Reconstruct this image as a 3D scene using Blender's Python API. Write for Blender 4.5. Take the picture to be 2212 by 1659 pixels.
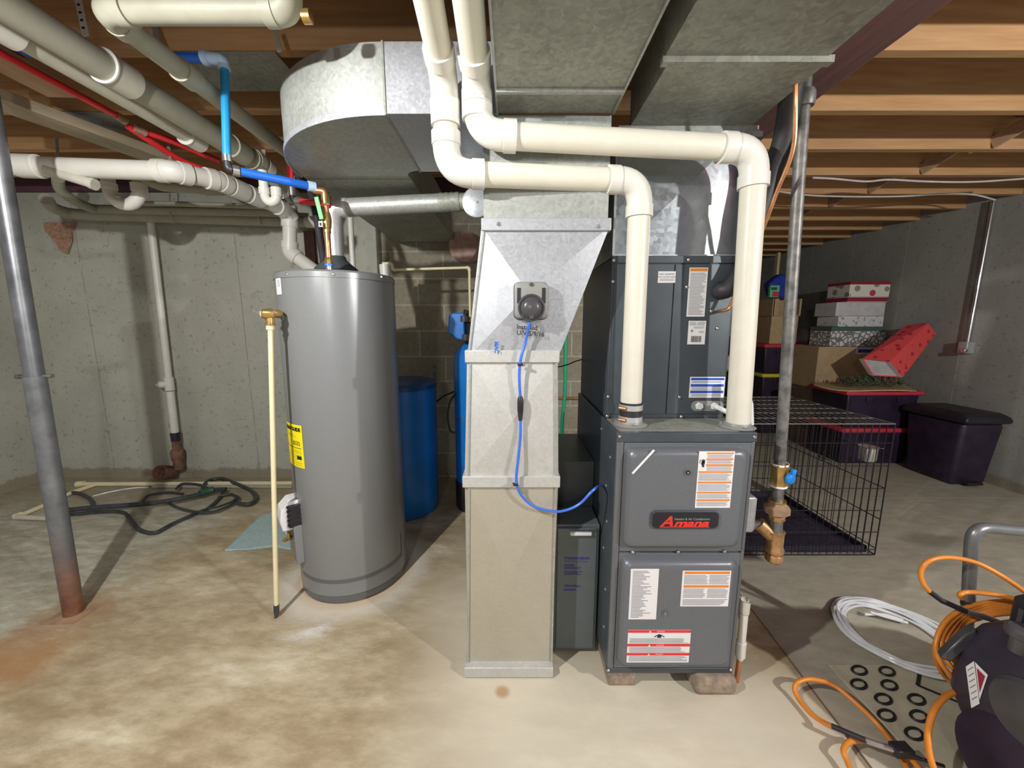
import bpy, bmesh, math, random
from mathutils import Vector as V, Matrix
random.seed(7)
SC = bpy.context.scene
COL = SC.collection
for o in list(bpy.data.objects): bpy.data.objects.remove(o)
R = math.radians
# ------------------------------------------------------------------ camera, world, lights
F = 831.0; PITCH = R(8.9); EYE = V((0, 0, 1.29))
cd = bpy.data.cameras.new('camera'); cam = bpy.data.objects.new('camera', cd); COL.objects.link(cam)
cd.sensor_width = 36; cd.lens = F/2212*36; cd.clip_start = .02; cd.clip_end = 60
cam.location = EYE; cam.rotation_euler = (R(90)-PITCH, 0, 0)
SC.camera = cam
w = bpy.data.worlds.new('world'); SC.world = w; w.use_nodes = True
bg = w.node_tree.nodes['Background']; bg.inputs[0].default_value = (.86, .82, .92, 1); bg.inputs[1].default_value = .16
def lamp(name, loc, power, size, col=(1, .985, .94)):
    l = bpy.data.lights.new(name, 'POINT'); l.energy = power; l.shadow_soft_size = size; l.color = col
    o = bpy.data.objects.new(name, l); o.location = loc; COL.objects.link(o); return o
lamp('lamp_with_added_shade', (-1.08, .23, 1.96), 80, .022)
lamp('bulb_and_fill', (2.3, -.55, 1.88), 112, .03)
lamp('bulb_and_fill', (-.5, -1.6, 1.72), 26, .08)  # added fill lamp behind the camera, brightens joists and front faces
SC.view_settings.view_transform = 'Standard'; SC.view_settings.look = 'None'
SC.view_settings.exposure = .73; SC.view_settings.gamma = 1; SC.view_settings.use_curve_mapping = False
# a sight line through the frame, met at a given depth / height / side distance
SN, CS = math.sin(PITCH), math.cos(PITCH)
def ray(x, y):
    u, v = (x-1106)/F, (829.5-y)/F
    return V((u, CS+v*SN, -SN+v*CS))
def S(x, y, Y): d = ray(x, y); return EYE+d*(Y/d.y)
def Sz(x, y, z): d = ray(x, y); return EYE+d*((z-1.29)/d.z)
def Sx(x, y, X): d = ray(x, y); return EYE+d*(X/d.x)
# ------------------------------------------------------------------ materials
MATS = {}
def newmat(name):
    m = bpy.data.materials.new(name); m.use_nodes = True; MATS[name] = m
    nt = m.node_tree; return m, nt, nt.nodes['Principled BSDF']
def noise(nt, scale, detail=4, rough=.55, coord='Object', vec=None):
    n = nt.nodes.new('ShaderNodeTexNoise'); n.inputs['Scale'].default_value = scale
    n.inputs['Detail'].default_value = detail; n.inputs['Roughness'].default_value = rough
    if vec is None:
        tc = nt.nodes.new('ShaderNodeTexCoord'); vec = tc.outputs[coord]
    nt.links.new(vec, n.inputs['Vector']); return n
def ramp(nt, src, stops):
    r = nt.nodes.new('ShaderNodeValToRGB'); e = r.color_ramp.elements
    e[0].position, e[0].color = stops[0][0], (*stops[0][1], 1)
    e[1].position, e[1].color = stops[-1][0], (*stops[-1][1], 1)
    for p, c in stops[1:-1]:
        q = e.new(p); q.color = (*c, 1)
    nt.links.new(src, r.inputs[0]); return r
def mix(nt, fac, a, b, mode='MIX'):
    n = nt.nodes.new('ShaderNodeMix'); n.data_type = 'RGBA'; n.blend_type = mode
    for s, val in ((n.inputs[0], fac), (n.inputs[6], a), (n.inputs[7], b)):
        if hasattr(val, 'links') or hasattr(val, 'is_linked'): nt.links.new(val, s)
        elif isinstance(val, tuple): s.default_value = (*val, 1)
        else: s.default_value = val
    return n.outputs[2]
def mathn(nt, op, a, b=None, c=None):
    n = nt.nodes.new('ShaderNodeMath'); n.operation = op
    for i, val in enumerate((a, b, c)):
        if val is None: continue
        if hasattr(val, 'is_linked'): nt.links.new(val, n.inputs[i])
        else: n.inputs[i].default_value = val
    return n.outputs[0]
def bump(nt, b, src, st=.2, dist=.01):
    n = nt.nodes.new('ShaderNodeBump'); n.inputs['Strength'].default_value = st; n.inputs['Distance'].default_value = dist
    nt.links.new(src, n.inputs['Height']); nt.links.new(n.outputs[0], b.inputs['Normal'])
def sc(c, k): return tuple(max(0, min(1, x*k)) for x in c)
def plain(name, col, rough=.5, metal=0, var=.12, scale=18, bmp=0, spec=.5, trans=0):
    m, nt, b = newmat(name)
    n = noise(nt, scale, 5)
    r = ramp(nt, n.outputs[0], [(.3, sc(col, 1-var)), (.7, sc(col, 1+var))])
    nt.links.new(r.outputs[0], b.inputs['Base Color'])
    b.inputs['Roughness'].default_value = rough; b.inputs['Metallic'].default_value = metal
    b.inputs['Specular IOR Level'].default_value = spec
    if trans: b.inputs['Transmission Weight'].default_value = trans
    if bmp: bump(nt, b, n.outputs[0], bmp, .004)
    return m
plain('pvc', (.74, .73, .68), .38, var=.03); plain('pvc_cream', (.73, .705, .61), .4, var=.04)
plain('pvc_old', (.60, .585, .50), .45, var=.08)
plain('pvc_grey', (.40, .395, .32), .5, var=.08)
plain('cpvc', (.80, .72, .47), .42, var=.05)
plain('furnace', (.155, .165, .18), .36, .25, .06, 90, .03); plain('furnace_dark', (.075, .09, .105), .38, .25, .12, 12)
plain('furnace_door', (.155, .168, .19), .34, .2, .05, 160, .04)
plain('tank_grey', (.232, .240, .248), .28, .15, .04, 160, .03); plain('tank_dark', (.13, .13, .135), .35, .15, .04)
plain('filter_grey', (.13, .155, .165), .42, .2, .06)
plain('steel_post', (.17, .175, .19), .36, .55, .35, 9); plain('iron', (.17, .165, .16), .45, .35, .5, 30, .1)
plain('copper', (.62, .30, .15), .32, .8, .25, 20); plain('brass', (.62, .42, .16), .3, .85, .2, 25)
plain('steel', (.62, .62, .64), .22, .9, .08); plain('chrome', (.66, .66, .68), .3, .5, .06, 14, .3)
plain('pex_red', (.70, .03, .035), .3, var=.06); plain('pex_blue', (.015, .13, .60), .3, var=.06)
plain('pex_cyan', (.02, .28, .60), .28, var=.06); plain('ring_blue', (.45, .62, .85), .4)
plain('black', (.022, .02, .026), .45, var=.3); plain('rubber', (.028, .027, .03), .55, var=.3)
plain('hose_black', (.045, .05, .055), .45, var=.4); plain('hose_green', (.03, .10, .06), .5)
plain('plastic_purple', (.028, .017, .04), .42, var=.4, scale=8)
plain('white', (.82, .82, .84), .5, var=.02); plain('print', (.23, .23, .26), .6); plain('ink', (.012, .012, .014), .6)
plain('orange_bar', (.78, .25, .03), .55, var=.05); plain('red_bar', (.75, .04, .035), .5, var=.05)
plain('blue_bar', (.02, .09, .52), .5, var=.05); plain('yellow', (.90, .76, .01), .5, var=.03)
plain('badge_black', (.015, .015, .022), .25); plain('badge_red', (.75, .035, .02), .35); plain('violet_ink', (.05, .05, .30), .5)
plain('blue_marker', (.03, .14, .55), .6)
plain('cord_blue', (.05, .17, .72), .35, var=.06); plain('green_pipe', (.02, .42, .20), .4, var=.1)
plain('tank_blue', (.012, .21, .72), .33, var=.15, scale=5); plain('tank_navy', (.008, .09, .28), .33, var=.15)
plain('grey_plastic', (.27, .27, .265), .42, var=.05); plain('dark_plastic', (.07, .068, .075), .3, var=.2)
plain('handle_blue', (.01, .22, .72), .35); plain('handle_green', (.10, .62, .14), .4)
plain('orange_hose', (.72, .25, .035), .36, var=.12); plain('clear_tube', (.78, .80, .83), .18, var=.04)
plain('brick', (.30, .235, .18), .9, var=.35, scale=40, bmp=.5); plain('rust_tan', (.34, .22, .13), .85, var=.3, scale=14); plain('rust', (.20, .105, .075), .85, var=.4, scale=22, bmp=.4); plain('old_brass', (.50, .29, .13), .42, .5, .25, 40); plain('clay', (.50, .34, .29), .85, var=.25, scale=16, bmp=.4)
plain('cardboard', (.50, .37, .21), .8, var=.1); plain('cardboard_dark', (.28, .19, .14), .85, var=.15)
plain('lid_red', (.62, .05, .08), .4, var=.08); plain('lid_yellow', (.75, .62, .05), .4)
plain('tan_cloth', (.55, .43, .22), .9, var=.2, scale=30, bmp=.3); plain('garland', (.10, .13, .08), .9, var=.6, scale=50)
plain('towel', (.40, .53, .53), .95, var=.12, scale=60, bmp=.6); plain('wire_black', (.035, .03, .04), .4, .4)
plain('wire_bright', (.45, .45, .45), .3, .8); plain('tray', (.035, .032, .055), .42, var=.4, scale=20, bmp=.3)
plain('machine', (.04, .032, .052), .38, var=.4, scale=6); plain('tube_grey', (.22, .23, .24), .34, .5, .15)
plain('bag_blue', (.02, .05, .40), .4, var=.3); plain('pack_green', (.15, .62, .28), .5)
plain('boxgrey', (.62, .62, .64), .6); plain('darkred', (.32, .02, .05), .5); plain('bagcloth', (.30, .28, .32), .85, var=.3)
plain('teal_grey', (.09, .14, .12), .6); plain('junction', (.45, .47, .48), .4, .35, .12, 40)
plain('beige_paper', (.50, .46, .34), .8); plain('insulation', (.36, .21, .15), .95, var=.35, scale=40, bmp=.6)

def galv(name, base, rough, metal, spangle=110, var=.22, low=None):
    m, nt, b = newmat(name)
    tc = nt.nodes.new('ShaderNodeTexCoord')
    vo = nt.nodes.new('ShaderNodeTexVoronoi'); vo.inputs['Scale'].default_value = spangle
    ds = noise(nt, 9, 3); dm = mix(nt, .06, tc.outputs['Object'], ds.outputs['Color'])
    nt.links.new(dm, vo.inputs['Vector'])
    sep = nt.nodes.new('ShaderNodeSeparateColor'); nt.links.new(vo.outputs['Color'], sep.inputs[0])
    n = noise(nt, 5, 6, .65)
    n9 = noise(nt, 28, 5, .7)
    f = mathn(nt, 'ADD', mathn(nt, 'MULTIPLY', sep.outputs[0], .22), mathn(nt, 'ADD', mathn(nt, 'MULTIPLY', n.outputs[0], .6), mathn(nt, 'MULTIPLY', n9.outputs[0], .35)))
    r = ramp(nt, f, [(.35, sc(base, 1-var)), (.85, sc(base, 1+var))])
    nt.links.new(r.outputs[0], b.inputs['Base Color'])
    b.inputs['Metallic'].default_value = metal
    rr = mathn(nt, 'ADD', mathn(nt, 'MULTIPLY', sep.outputs[1], .12), rough)
    nt.links.new(rr, b.inputs['Roughness'])
    return m
galv('galv', (.42, .44, .42), .42, .45); galv('galv_old', (.33, .34, .30), .5, .35, 90, .3)
galv('galv_bright', (.50, .52, .56), .36, .5, 150, .12); galv('galv_tan', (.50, .47, .39), .42, .4, 200, .08)
galv('galv_mirror', (.45, .49, .52), .27, .85, 60, .10); galv('galv_white', (.56, .56, .54), .45, .3, 160, .12)

def wood(name, c1, c2, stretch=(1, 14, 14), stain=None):
    m, nt, b = newmat(name)
    tc = nt.nodes.new('ShaderNodeTexCoord'); mp = nt.nodes.new('ShaderNodeMapping')
    mp.inputs['Scale'].default_value = stretch; nt.links.new(tc.outputs['Object'], mp.inputs[0])
    n = noise(nt, 3, 6, .6, vec=mp.outputs[0])
    r = ramp(nt, n.outputs[0], [(.3, c1), (.7, c2)])
    nt.links.new(r.outputs[0], b.inputs['Base Color']); b.inputs['Roughness'].default_value = .75
    bump(nt, b, n.outputs[0], .15, .003); return m
wood('joist', (.46, .25, .11), (.60, .36, .18)); wood('joist_cross', (.40, .24, .15), (.52, .34, .22), (14, 1, 14))
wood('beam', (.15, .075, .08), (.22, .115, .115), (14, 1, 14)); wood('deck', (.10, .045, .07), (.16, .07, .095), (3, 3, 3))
wood('old_lumber', (.36, .30, .22), (.50, .42, .30), (10, 1, 10)); wood('stud', (.55, .45, .27), (.66, .55, .36), (14, 14, 1))

# concrete with form marks
def concrete(name, base, seams='X', pitch=.61, dark=(.20, .18, .14)):
    m, nt, b = newmat(name)
    tc = nt.nodes.new('ShaderNodeTexCoord'); sp = nt.nodes.new('ShaderNodeSeparateXYZ'); nt.links.new(tc.outputs['Object'], sp.inputs[0])
    n1 = noise(nt, 1.6, 7, .62); n2 = noise(nt, 34, 3, .7); n3 = noise(nt, 7, 6, .7)
    r = ramp(nt, n1.outputs[0], [(.3, sc(base, .86)), (.7, sc(base, 1.12))])
    r2 = ramp(nt, n2.outputs[0], [(.28, (.45, .43, .38)), (.42, (1, 1, 1))])
    c = mix(nt, .7, r.outputs[0], r2.outputs[0], 'MULTIPLY')
    r3 = ramp(nt, n3.outputs[0], [(.64, (0, 0, 0)), (.76, (1, 1, 1))])
    c = mix(nt, mathn(nt, 'MULTIPLY', r3.outputs[0], .4), c, (.34, .26, .19))
    a = sp.outputs[seams]
    fr = mathn(nt, 'ABSOLUTE', mathn(nt, 'SUBTRACT', mathn(nt, 'FRACT', mathn(nt, 'DIVIDE', a, pitch)), .5))
    line = mathn(nt, 'LESS_THAN', fr, .006)
    brk = mathn(nt, 'GREATER_THAN', n3.outputs[0], .42)
    c = mix(nt, mathn(nt, 'MULTIPLY', mathn(nt, 'MULTIPLY', line, brk), .55), c, dark)
    # damp band along the foot, with a ragged edge
    h = mathn(nt, 'ADD', sp.outputs['Z'], mathn(nt, 'MULTIPLY', n3.outputs[0], -.16))
    foot = nt.nodes.new('ShaderNodeMapRange'); foot.inputs[1].default_value = .02; foot.inputs[2].default_value = -.01
    foot.interpolation_type = 'SMOOTHSTEP'; nt.links.new(h, foot.inputs[0])
    c = mix(nt, mathn(nt, 'MULTIPLY', foot.outputs[0], .7), c, (.24, .19, .11))
    nt.links.new(c, b.inputs['Base Color']); b.inputs['Roughness'].default_value = .88
    bump(nt, b, n2.outputs[0], .25, .004); return m
concrete('wall_concrete', (.455, .46, .40)); concrete('wall_side', (.40, .40, .35), 'Y', .61, (.5, .5, .46))
concrete('wall_right', (.36, .36, .335), 'Y', .61, (.6, .6, .56))
def blocks():
    m, nt, b = newmat('wall_block')
    tc = nt.nodes.new('ShaderNodeTexCoord'); mp = nt.nodes.new('ShaderNodeMapping')
    mp.inputs['Rotation'].default_value = (R(90), 0, 0); mp.inputs['Location'].default_value = (.13, .015, 0)
    nt.links.new(tc.outputs['Object'], mp.inputs[0])
    br = nt.nodes.new('ShaderNodeTexBrick'); nt.links.new(mp.outputs[0], br.inputs[0])
    br.inputs['Color1'].default_value = (.37, .35, .275, 1); br.inputs['Color2'].default_value = (.46, .42, .335, 1)
    br.inputs['Mortar'].default_value = (.64, .59, .47, 1); br.inputs['Scale'].default_value = 1
    br.inputs['Brick Width'].default_value = .406; br.inputs['Row Height'].default_value = .203
    br.inputs['Mortar Size'].default_value = .006; br.inputs['Mortar Smooth'].default_value = .2
    n = noise(nt, 30, 4, .7); r = ramp(nt, n.outputs[0], [(.3, (.7, .7, .7)), (.7, (1.0, 1.0, 1.0))])
    n1 = noise(nt, 2.2, 5, .6); r1 = ramp(nt, n1.outputs[0], [(.3, (.75, .72, .68)), (.7, (1, 1, 1))])
    c = mix(nt, 1, mix(nt, 1, br.outputs['Color'], r.outputs[0], 'MULTIPLY'), r1.outputs[0], 'MULTIPLY')
    nt.links.new(c, b.inputs['Base Color']); b.inputs['Roughness'].default_value = .9
    bump(nt, b, br.outputs['Fac'], -.4, .004)
blocks()
def floor_mat():
    m, nt, b = newmat('floor_concrete')
    tc = nt.nodes.new('ShaderNodeTexCoord'); P = tc.outputs['Object']
    sp = nt.nodes.new('ShaderNodeSeparateXYZ'); nt.links.new(P, sp.inputs[0])
    mp = nt.nodes.new('ShaderNodeMapping'); mp.inputs['Rotation'].default_value = (0, 0, R(35)); mp.inputs['Scale'].default_value = (1, 2.4, 1)
    nt.links.new(P, mp.inputs[0])
    n1 = noise(nt, 1.7, 10, .68, vec=mp.outputs[0]); n2 = noise(nt, 7.5, 9, .72, vec=mp.outputs[0]); n3 = noise(nt, 60, 2, .6)
    nd = noise(nt, 4, 4, .6)
    r1 = ramp(nt, n1.outputs[0], [(.30, (.33, .25, .15)), (.45, (.42, .335, .215)), (.56, (.53, .45, .31)), (.68, (.70, .64, .49))])
    r2 = ramp(nt, n2.outputs[0], [(.34, (.60, .55, .45)), (.58, (1, 1, 1))])
    c = mix(nt, .65, r1.outputs[0], r2.outputs[0], 'MULTIPLY')
    def rng(src, lo, hi, a=0., z=1.):
        q = nt.nodes.new('ShaderNodeMapRange'); q.interpolation_type = 'SMOOTHSTEP'
        q.inputs[1].default_value = lo; q.inputs[2].default_value = hi; q.inputs[3].default_value = a; q.inputs[4].default_value = z
        nt.links.new(src, q.inputs[0]); return q.outputs[0]
    # grey-green cement beyond the joint on the right and along the left side
    gr = ramp(nt, n2.outputs[0], [(.3, (.34, .33, .26)), (.7, (.50, .48, .39))])
    jx = mathn(nt, 'ADD', sp.outputs['X'], mathn(nt, 'MULTIPLY', sp.outputs['Y'], -.06))
    c = mix(nt, mathn(nt, 'MULTIPLY', rng(jx, 1.0, 1.02), .85), c, gr.outputs[0])
    lft = rng(mathn(nt, 'ADD', sp.outputs['X'], mathn(nt, 'MULTIPLY', nd.outputs[0], .9)), -1.35, -1.75)
    gl = ramp(nt, n2.outputs[0], [(.36, (.36, .34, .26)), (.52, (.50, .49, .41)), (.64, (.66, .66, .60))])
    c = mix(nt, mathn(nt, 'MULTIPLY', lft, .75), c, gl.outputs[0])
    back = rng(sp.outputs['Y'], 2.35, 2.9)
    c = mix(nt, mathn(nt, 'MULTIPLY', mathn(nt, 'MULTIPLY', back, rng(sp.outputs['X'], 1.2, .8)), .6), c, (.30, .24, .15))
    def spot(cc, x, y, r0, r1, amt, sx=1., sy=1., warp=.25):
        nonlocal c
        dx = mathn(nt, 'MULTIPLY', mathn(nt, 'SUBTRACT', sp.outputs['X'], x), sx)
        dy = mathn(nt, 'MULTIPLY', mathn(nt, 'SUBTRACT', sp.outputs['Y'], y), sy)
        d = mathn(nt, 'SQRT', mathn(nt, 'ADD', mathn(nt, 'MULTIPLY', dx, dx), mathn(nt, 'MULTIPLY', dy, dy)))
        d = mathn(nt, 'ADD', d, mathn(nt, 'MULTIPLY', mathn(nt, 'SUBTRACT', n2.outputs[0], .5), warp))
        c = mix(nt, mathn(nt, 'MULTIPLY', rng(d, r1, r0), amt), c, cc)
    spot((.76, .72, .60), .25, 1.05, .15, .55, .65, .7, 1)       # pale efflorescence before the furnace
    spot((.74, .70, .58), .85, 1.05, .1, .35, .6)
    spot((.74, .68, .56), -.12, 1.55, .1, .4, .55, 1, .7)
    spot((.72, .68, .60), -.819, 1.857, .28, .42, .75)            # mineral ring round the tank
    spot((.62, .42, .24), -.819, 1.857, .265, .31, .45, warp=.1)
    spot((.80, .80, .78), -.86, 1.44, .0, .075, .8, .6, 1.3, .22)
    spot((.40, .20, .07), -1.95, 1.30, .05, .32, .75, 1, 1.3)     # rust by the post
    spot((.42, .25, .12), -.035, 1.18, .01, .035, .8, warp=.03)
    spot((.42, .25, .12), -.035, 1.18, .05, .065, .0)
    spot((.36, .22, .12), -1.97, 1.55, .09, .2, .6)
    spot((.22, .21, .17), 2.55, 2.15, .05, .16, .7, .6, 1.6, .08)
    # joints
    j = mathn(nt, 'LESS_THAN', mathn(nt, 'ABSOLUTE', mathn(nt, 'SUBTRACT', jx, 1.0)), .004)
    c = mix(nt, mathn(nt, 'MULTIPLY', mathn(nt, 'MULTIPLY', j, mathn(nt, 'LESS_THAN', sp.outputs['Y'], 1.75)), .75), c, (.10, .08, .06))
    j2 = mathn(nt, 'LESS_THAN', mathn(nt, 'ABSOLUTE', mathn(nt, 'SUBTRACT', sp.outputs['Y'], 2.72)), .006)
    c = mix(nt, mathn(nt, 'MULTIPLY', mathn(nt, 'MULTIPLY', j2, mathn(nt, 'GREATER_THAN', sp.outputs['X'], 1.)), .4), c, (.62, .6, .5))
    nt.links.new(c, b.inputs['Base Color']); b.inputs['Roughness'].default_value = .72
    bump(nt, b, n3.outputs[0], .15, .003)
floor_mat()
def post_mat():
    m, nt, b = newmat('post_paint')
    tc = nt.nodes.new('ShaderNodeTexCoord'); sp = nt.nodes.new('ShaderNodeSeparateXYZ'); nt.links.new(tc.outputs['Object'], sp.inputs[0])
    n = noise(nt, 14, 6, .65)
    r = ramp(nt, n.outputs[0], [(.3, (.13, .135, .145)), (.7, (.22, .23, .245))])
    h = mathn(nt, 'ADD', sp.outputs['Z'], mathn(nt, 'MULTIPLY', n.outputs[0], -.55))
    q = nt.nodes.new('ShaderNodeMapRange'); q.inputs[1].default_value = .12; q.inputs[2].default_value = -.2; nt.links.new(h, q.inputs[0])
    rr = ramp(nt, n.outputs[0], [(.35, (.17, .06, .05)), (.65, (.30, .15, .08))])
    c = mix(nt, q.outputs[0], r.outputs[0], rr.outputs[0])
    nt.links.new(c, b.inputs['Base Color']); b.inputs['Roughness'].default_value = .38; b.inputs['Metallic'].default_value = .35
post_mat()
def pattern(name, kind):
    m, nt, b = newmat(name); tc = nt.nodes.new('ShaderNodeTexCoord'); P = tc.outputs['Object']
    if kind == 'dots':
        vo = nt.nodes.new('ShaderNodeTexVoronoi'); vo.inputs['Scale'].default_value = 11; nt.links.new(P, vo.inputs['Vector'])
        sep = nt.nodes.new('ShaderNodeSeparateColor'); nt.links.new(vo.outputs['Color'], sep.inputs[0])
        cc = ramp(nt, sep.outputs[0], [(.45, (.55, .06, .07)), (.55, (.28, .30, .22))]); cc.color_ramp.interpolation = 'CONSTANT'
        c = mix(nt, mathn(nt, 'LESS_THAN', vo.outputs['Distance'], .34), (.80, .78, .70), cc.outputs[0])
    elif kind == 'lattice':
        w1 = nt.nodes.new('ShaderNodeTexVoronoi'); w1.inputs['Scale'].default_value = 22; w1.feature = 'DISTANCE_TO_EDGE'; nt.links.new(P, w1.inputs['Vector'])
        c = mix(nt, mathn(nt, 'LESS_THAN', w1.outputs['Distance'], .12), (.78, .78, .76), (.22, .23, .24))
    elif kind == 'flecks':
        n = noise(nt, 26, 3, .6); r = ramp(nt, n.outputs[0], [(.36, (.20, .35, .42)), (.43, (.76, .76, .77))]); c = r.outputs[0]
    elif kind == 'redprint':
        vo = nt.nodes.new('ShaderNodeTexVoronoi'); vo.inputs['Scale'].default_value = 16; nt.links.new(P, vo.inputs['Vector'])
        c = mix(nt, mathn(nt, 'LESS_THAN', vo.outputs['Distance'], .3), (.80, .09, .09), (.50, .03, .05))
    nt.links.new(c, b.inputs['Base Color']); b.inputs['Roughness'].default_value = .55
for a, k in (('box_dots', 'dots'), ('box_lattice', 'lattice'), ('box_flecks', 'flecks'), ('box_redprint', 'redprint')): pattern(a, k)
def emis(name, col, s):
    m, nt, b = newmat(name); b.inputs['Base Color'].default_value = (*col, 1); return m
# ------------------------------------------------------------------ mesh builder
class MB:
    def __init__(s): s.v = []; s.f = []; s.m = []
    def add(s, vs, fs, m=0):
        k = len(s.v); s.v += [V(p) for p in vs]; s.f += [[i+k for i in f] for f in fs]; s.m += [m]*len(fs); return s
    def box(s, x0, x1, y0, y1, z0, z1, m=0):
        return s.add([(x, y, z) for z in (z0, z1) for y in (y0, y1) for x in (x0, x1)],
                     [(0, 2, 3, 1), (4, 5, 7, 6), (0, 1, 5, 4), (2, 6, 7, 3), (0, 4, 6, 2), (1, 3, 7, 5)], m)
    def hexa(s, b, t, m=0):      # bottom and top rings of equal length, counter-clockwise from above
        n = len(b)
        return s.add(list(b)+list(t), [tuple(range(n))[::-1], tuple(range(n, 2*n))]+[(i, (i+1) % n, (i+1) % n+n, i+n) for i in range(n)], m)
    def bar(s, a, b, wd, ht, m=0, up=(0, 0, 1)):
        a, b, up = V(a), V(b), V(up); d = (b-a).normalized(); sd = d.cross(up)
        if sd.length < 1e-4: sd = d.cross(V((1, 0, 0)))
        sd.normalize(); u = sd.cross(d); q = [(-1, -1), (1, -1), (1, 1), (-1, 1)]
        vs = [p+sd*(wd/2*i)+u*(ht/2*j) for p in (a, b) for i, j in q]
        return s.add(vs, [(0, 1, 2, 3)[::-1], (4, 5, 6, 7)]+[(i, (i+1) % 4, (i+1) % 4+4, i+4) for i in range(4)], m)
    def tube(s, pts, r, n=14, caps=True, m=0, closed=False):
        pts = [V(p) for p in pts]; N = len(pts); rs = r if isinstance(r, (list, tuple)) else [r]*N
        T = []
        for i in range(N):
            if closed: t = pts[(i+1) % N]-pts[i-1]
            else: t = pts[min(i+1, N-1)]-pts[max(i-1, 0)]
            T.append(t.normalized() if t.length > 1e-9 else V((0, 0, 1)))
        a = T[0].orthogonal().normalized(); vs = []
        for i in range(N):
            a = (a-T[i]*a.dot(T[i])).normalized(); b = T[i].cross(a)
            for k in range(n):
                an = 2*math.pi*k/n; vs.append(pts[i]+(a*math.cos(an)+b*math.sin(an))*rs[i])
        fs = []
        for i in range(N if closed else N-1):
            j = (i+1) % N
            for k in range(n): fs.append((i*n+k, i*n+(k+1) % n, j*n+(k+1) % n, j*n+k))
        if caps and not closed: fs += [tuple(range(n))[::-1], tuple((N-1)*n+k for k in range(n))]
        return s.add(vs, fs, m)
    def lathe(s, prof, c, axis=(0, 0, 1), n=32, m=0):
        c, ax = V(c), V(axis).normalized()
        return s.tube([c+ax*h for r, h in prof], [max(r, 1e-5) for r, h in prof], n, True, m) if False else s._lathe(prof, c, ax, n, m)
    def _lathe(s, prof, c, ax, n, m):
        a = ax.orthogonal().normalized(); b = ax.cross(a); vs = []
        for r, h in prof:
            for k in range(n):
                an = 2*math.pi*k/n; vs.append(c+ax*h+(a*math.cos(an)+b*math.sin(an))*max(r, 1e-5))
        fs = []
        for i in range(len(prof)-1):
            for k in range(n): fs.append((i*n+k, i*n+(k+1) % n, (i+1)*n+(k+1) % n, (i+1)*n+k))
        fs += [tuple(range(n))[::-1], tuple((len(prof)-1)*n+k for k in range(n))]
        return s.add(vs, fs, m)
    def rings(s, loops, m=0, cap0=True, cap1=True):
        n = len(loops[0]); vs = [p for L in loops for p in L]; fs = []
        for i in range(len(loops)-1):
            for k in range(n): fs.append((i*n+k, i*n+(k+1) % n, (i+1)*n+(k+1) % n, (i+1)*n+k))
        if cap0: fs.append(tuple(range(n))[::-1])
        if cap1: fs.append(tuple((len(loops)-1)*n+k for k in range(n)))
        return s.add(vs, fs, m)
    def text(s, body, size, fn, m=0, align='LEFT', shear=0, off=0, ext=.0008):
        cu = bpy.data.curves.new('t', 'FONT'); cu.body = body; cu.size = size; cu.align_x = align; cu.align_y = 'CENTER'
        cu.shear = shear; cu.offset = off; cu.extrude = 0; cu.resolution_u = 3
        ob = bpy.data.objects.new('t', cu); COL.objects.link(ob)
        me = bpy.data.meshes.new_from_object(ob.evaluated_get(bpy.context.evaluated_depsgraph_get()))
        k = len(s.v); s.v += [V(fn(p.co.x, p.co.y)) for p in me.vertices]
        for p in me.polygons: s.f.append([i+k for i in p.vertices]); s.m.append(m)
        bpy.data.objects.remove(ob); bpy.data.curves.remove(cu); bpy.data.meshes.remove(me); return s
    def build(s, name, mats, parent=None, bevel=0, smooth=35, seg=2, kind=None):
        if isinstance(mats, str): mats = [mats]
        if parent is None:
            xs = [p.x for p in s.v]; ys = [p.y for p in s.v]; zs = [p.z for p in s.v]
            org = V(((min(xs)+max(xs))/2, (min(ys)+max(ys))/2, min(zs)))
            if kind == 'structure': org = V((0, 0, 0))
        else:
            q = parent
            while q.parent: q = q.parent
            org = q.location.copy()
        me = bpy.data.meshes.new(name); me.from_pydata([p-org for p in s.v], [], s.f); me.update()
        for m in mats: me.materials.append(MATS[m])
        me.polygons.foreach_set('material_index', s.m)
        bm = bmesh.new(); bm.from_mesh(me); bmesh.ops.recalc_face_normals(bm, faces=bm.faces); bm.to_mesh(me); bm.free()
        if smooth:
            me.polygons.foreach_set('use_smooth', [True]*len(me.polygons)); me.set_sharp_from_angle(angle=R(smooth))
        o = bpy.data.objects.new(name, me); COL.objects.link(o)
        if parent is None: o.location = org
        else: o.parent = parent
        if bevel:
            md = o.modifiers.new('bevel', 'BEVEL'); md.width = bevel; md.segments = seg; md.limit_method = 'ANGLE'; md.angle_limit = R(40)
        if kind: o['kind'] = kind
        return o
def tag(o, label, cat, group=None):
    o['label'] = label; o['category'] = cat
    if group: o['group'] = group
    return o
def thing(name, loc, label, cat, group=None):
    o = bpy.data.objects.new(name, None); COL.objects.link(o); o.location = loc; o.empty_display_size = .05
    bpy.context.view_layer.update(); return tag(o, label, cat, group)
def boxmb(*a, m=0): return MB().box(*a, m=m)
def cyl(a, b, r, n=20, m=0): return MB().tube([a, b], r, n, True, m)
def spline(pts, k=10, closed=False):
    pts = [V(p) for p in pts]; out = []; N = len(pts)
    for i in range(N if closed else N-1):
        if closed: p0, p1, p2, p3 = pts[i-1], pts[i], pts[(i+1) % N], pts[(i+2) % N]
        else: p0, p1, p2, p3 = pts[max(i-1, 0)], pts[i], pts[i+1], pts[min(i+2, N-1)]
        for j in range(k):
            t = j/k; out.append(.5*((2*p1)+(p2-p0)*t+(2*p0-5*p1+4*p2-p3)*t*t+(3*p1-p0-3*p2+p3)*t*t*t))
    if not closed: out.append(pts[-1])
    return out
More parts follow.
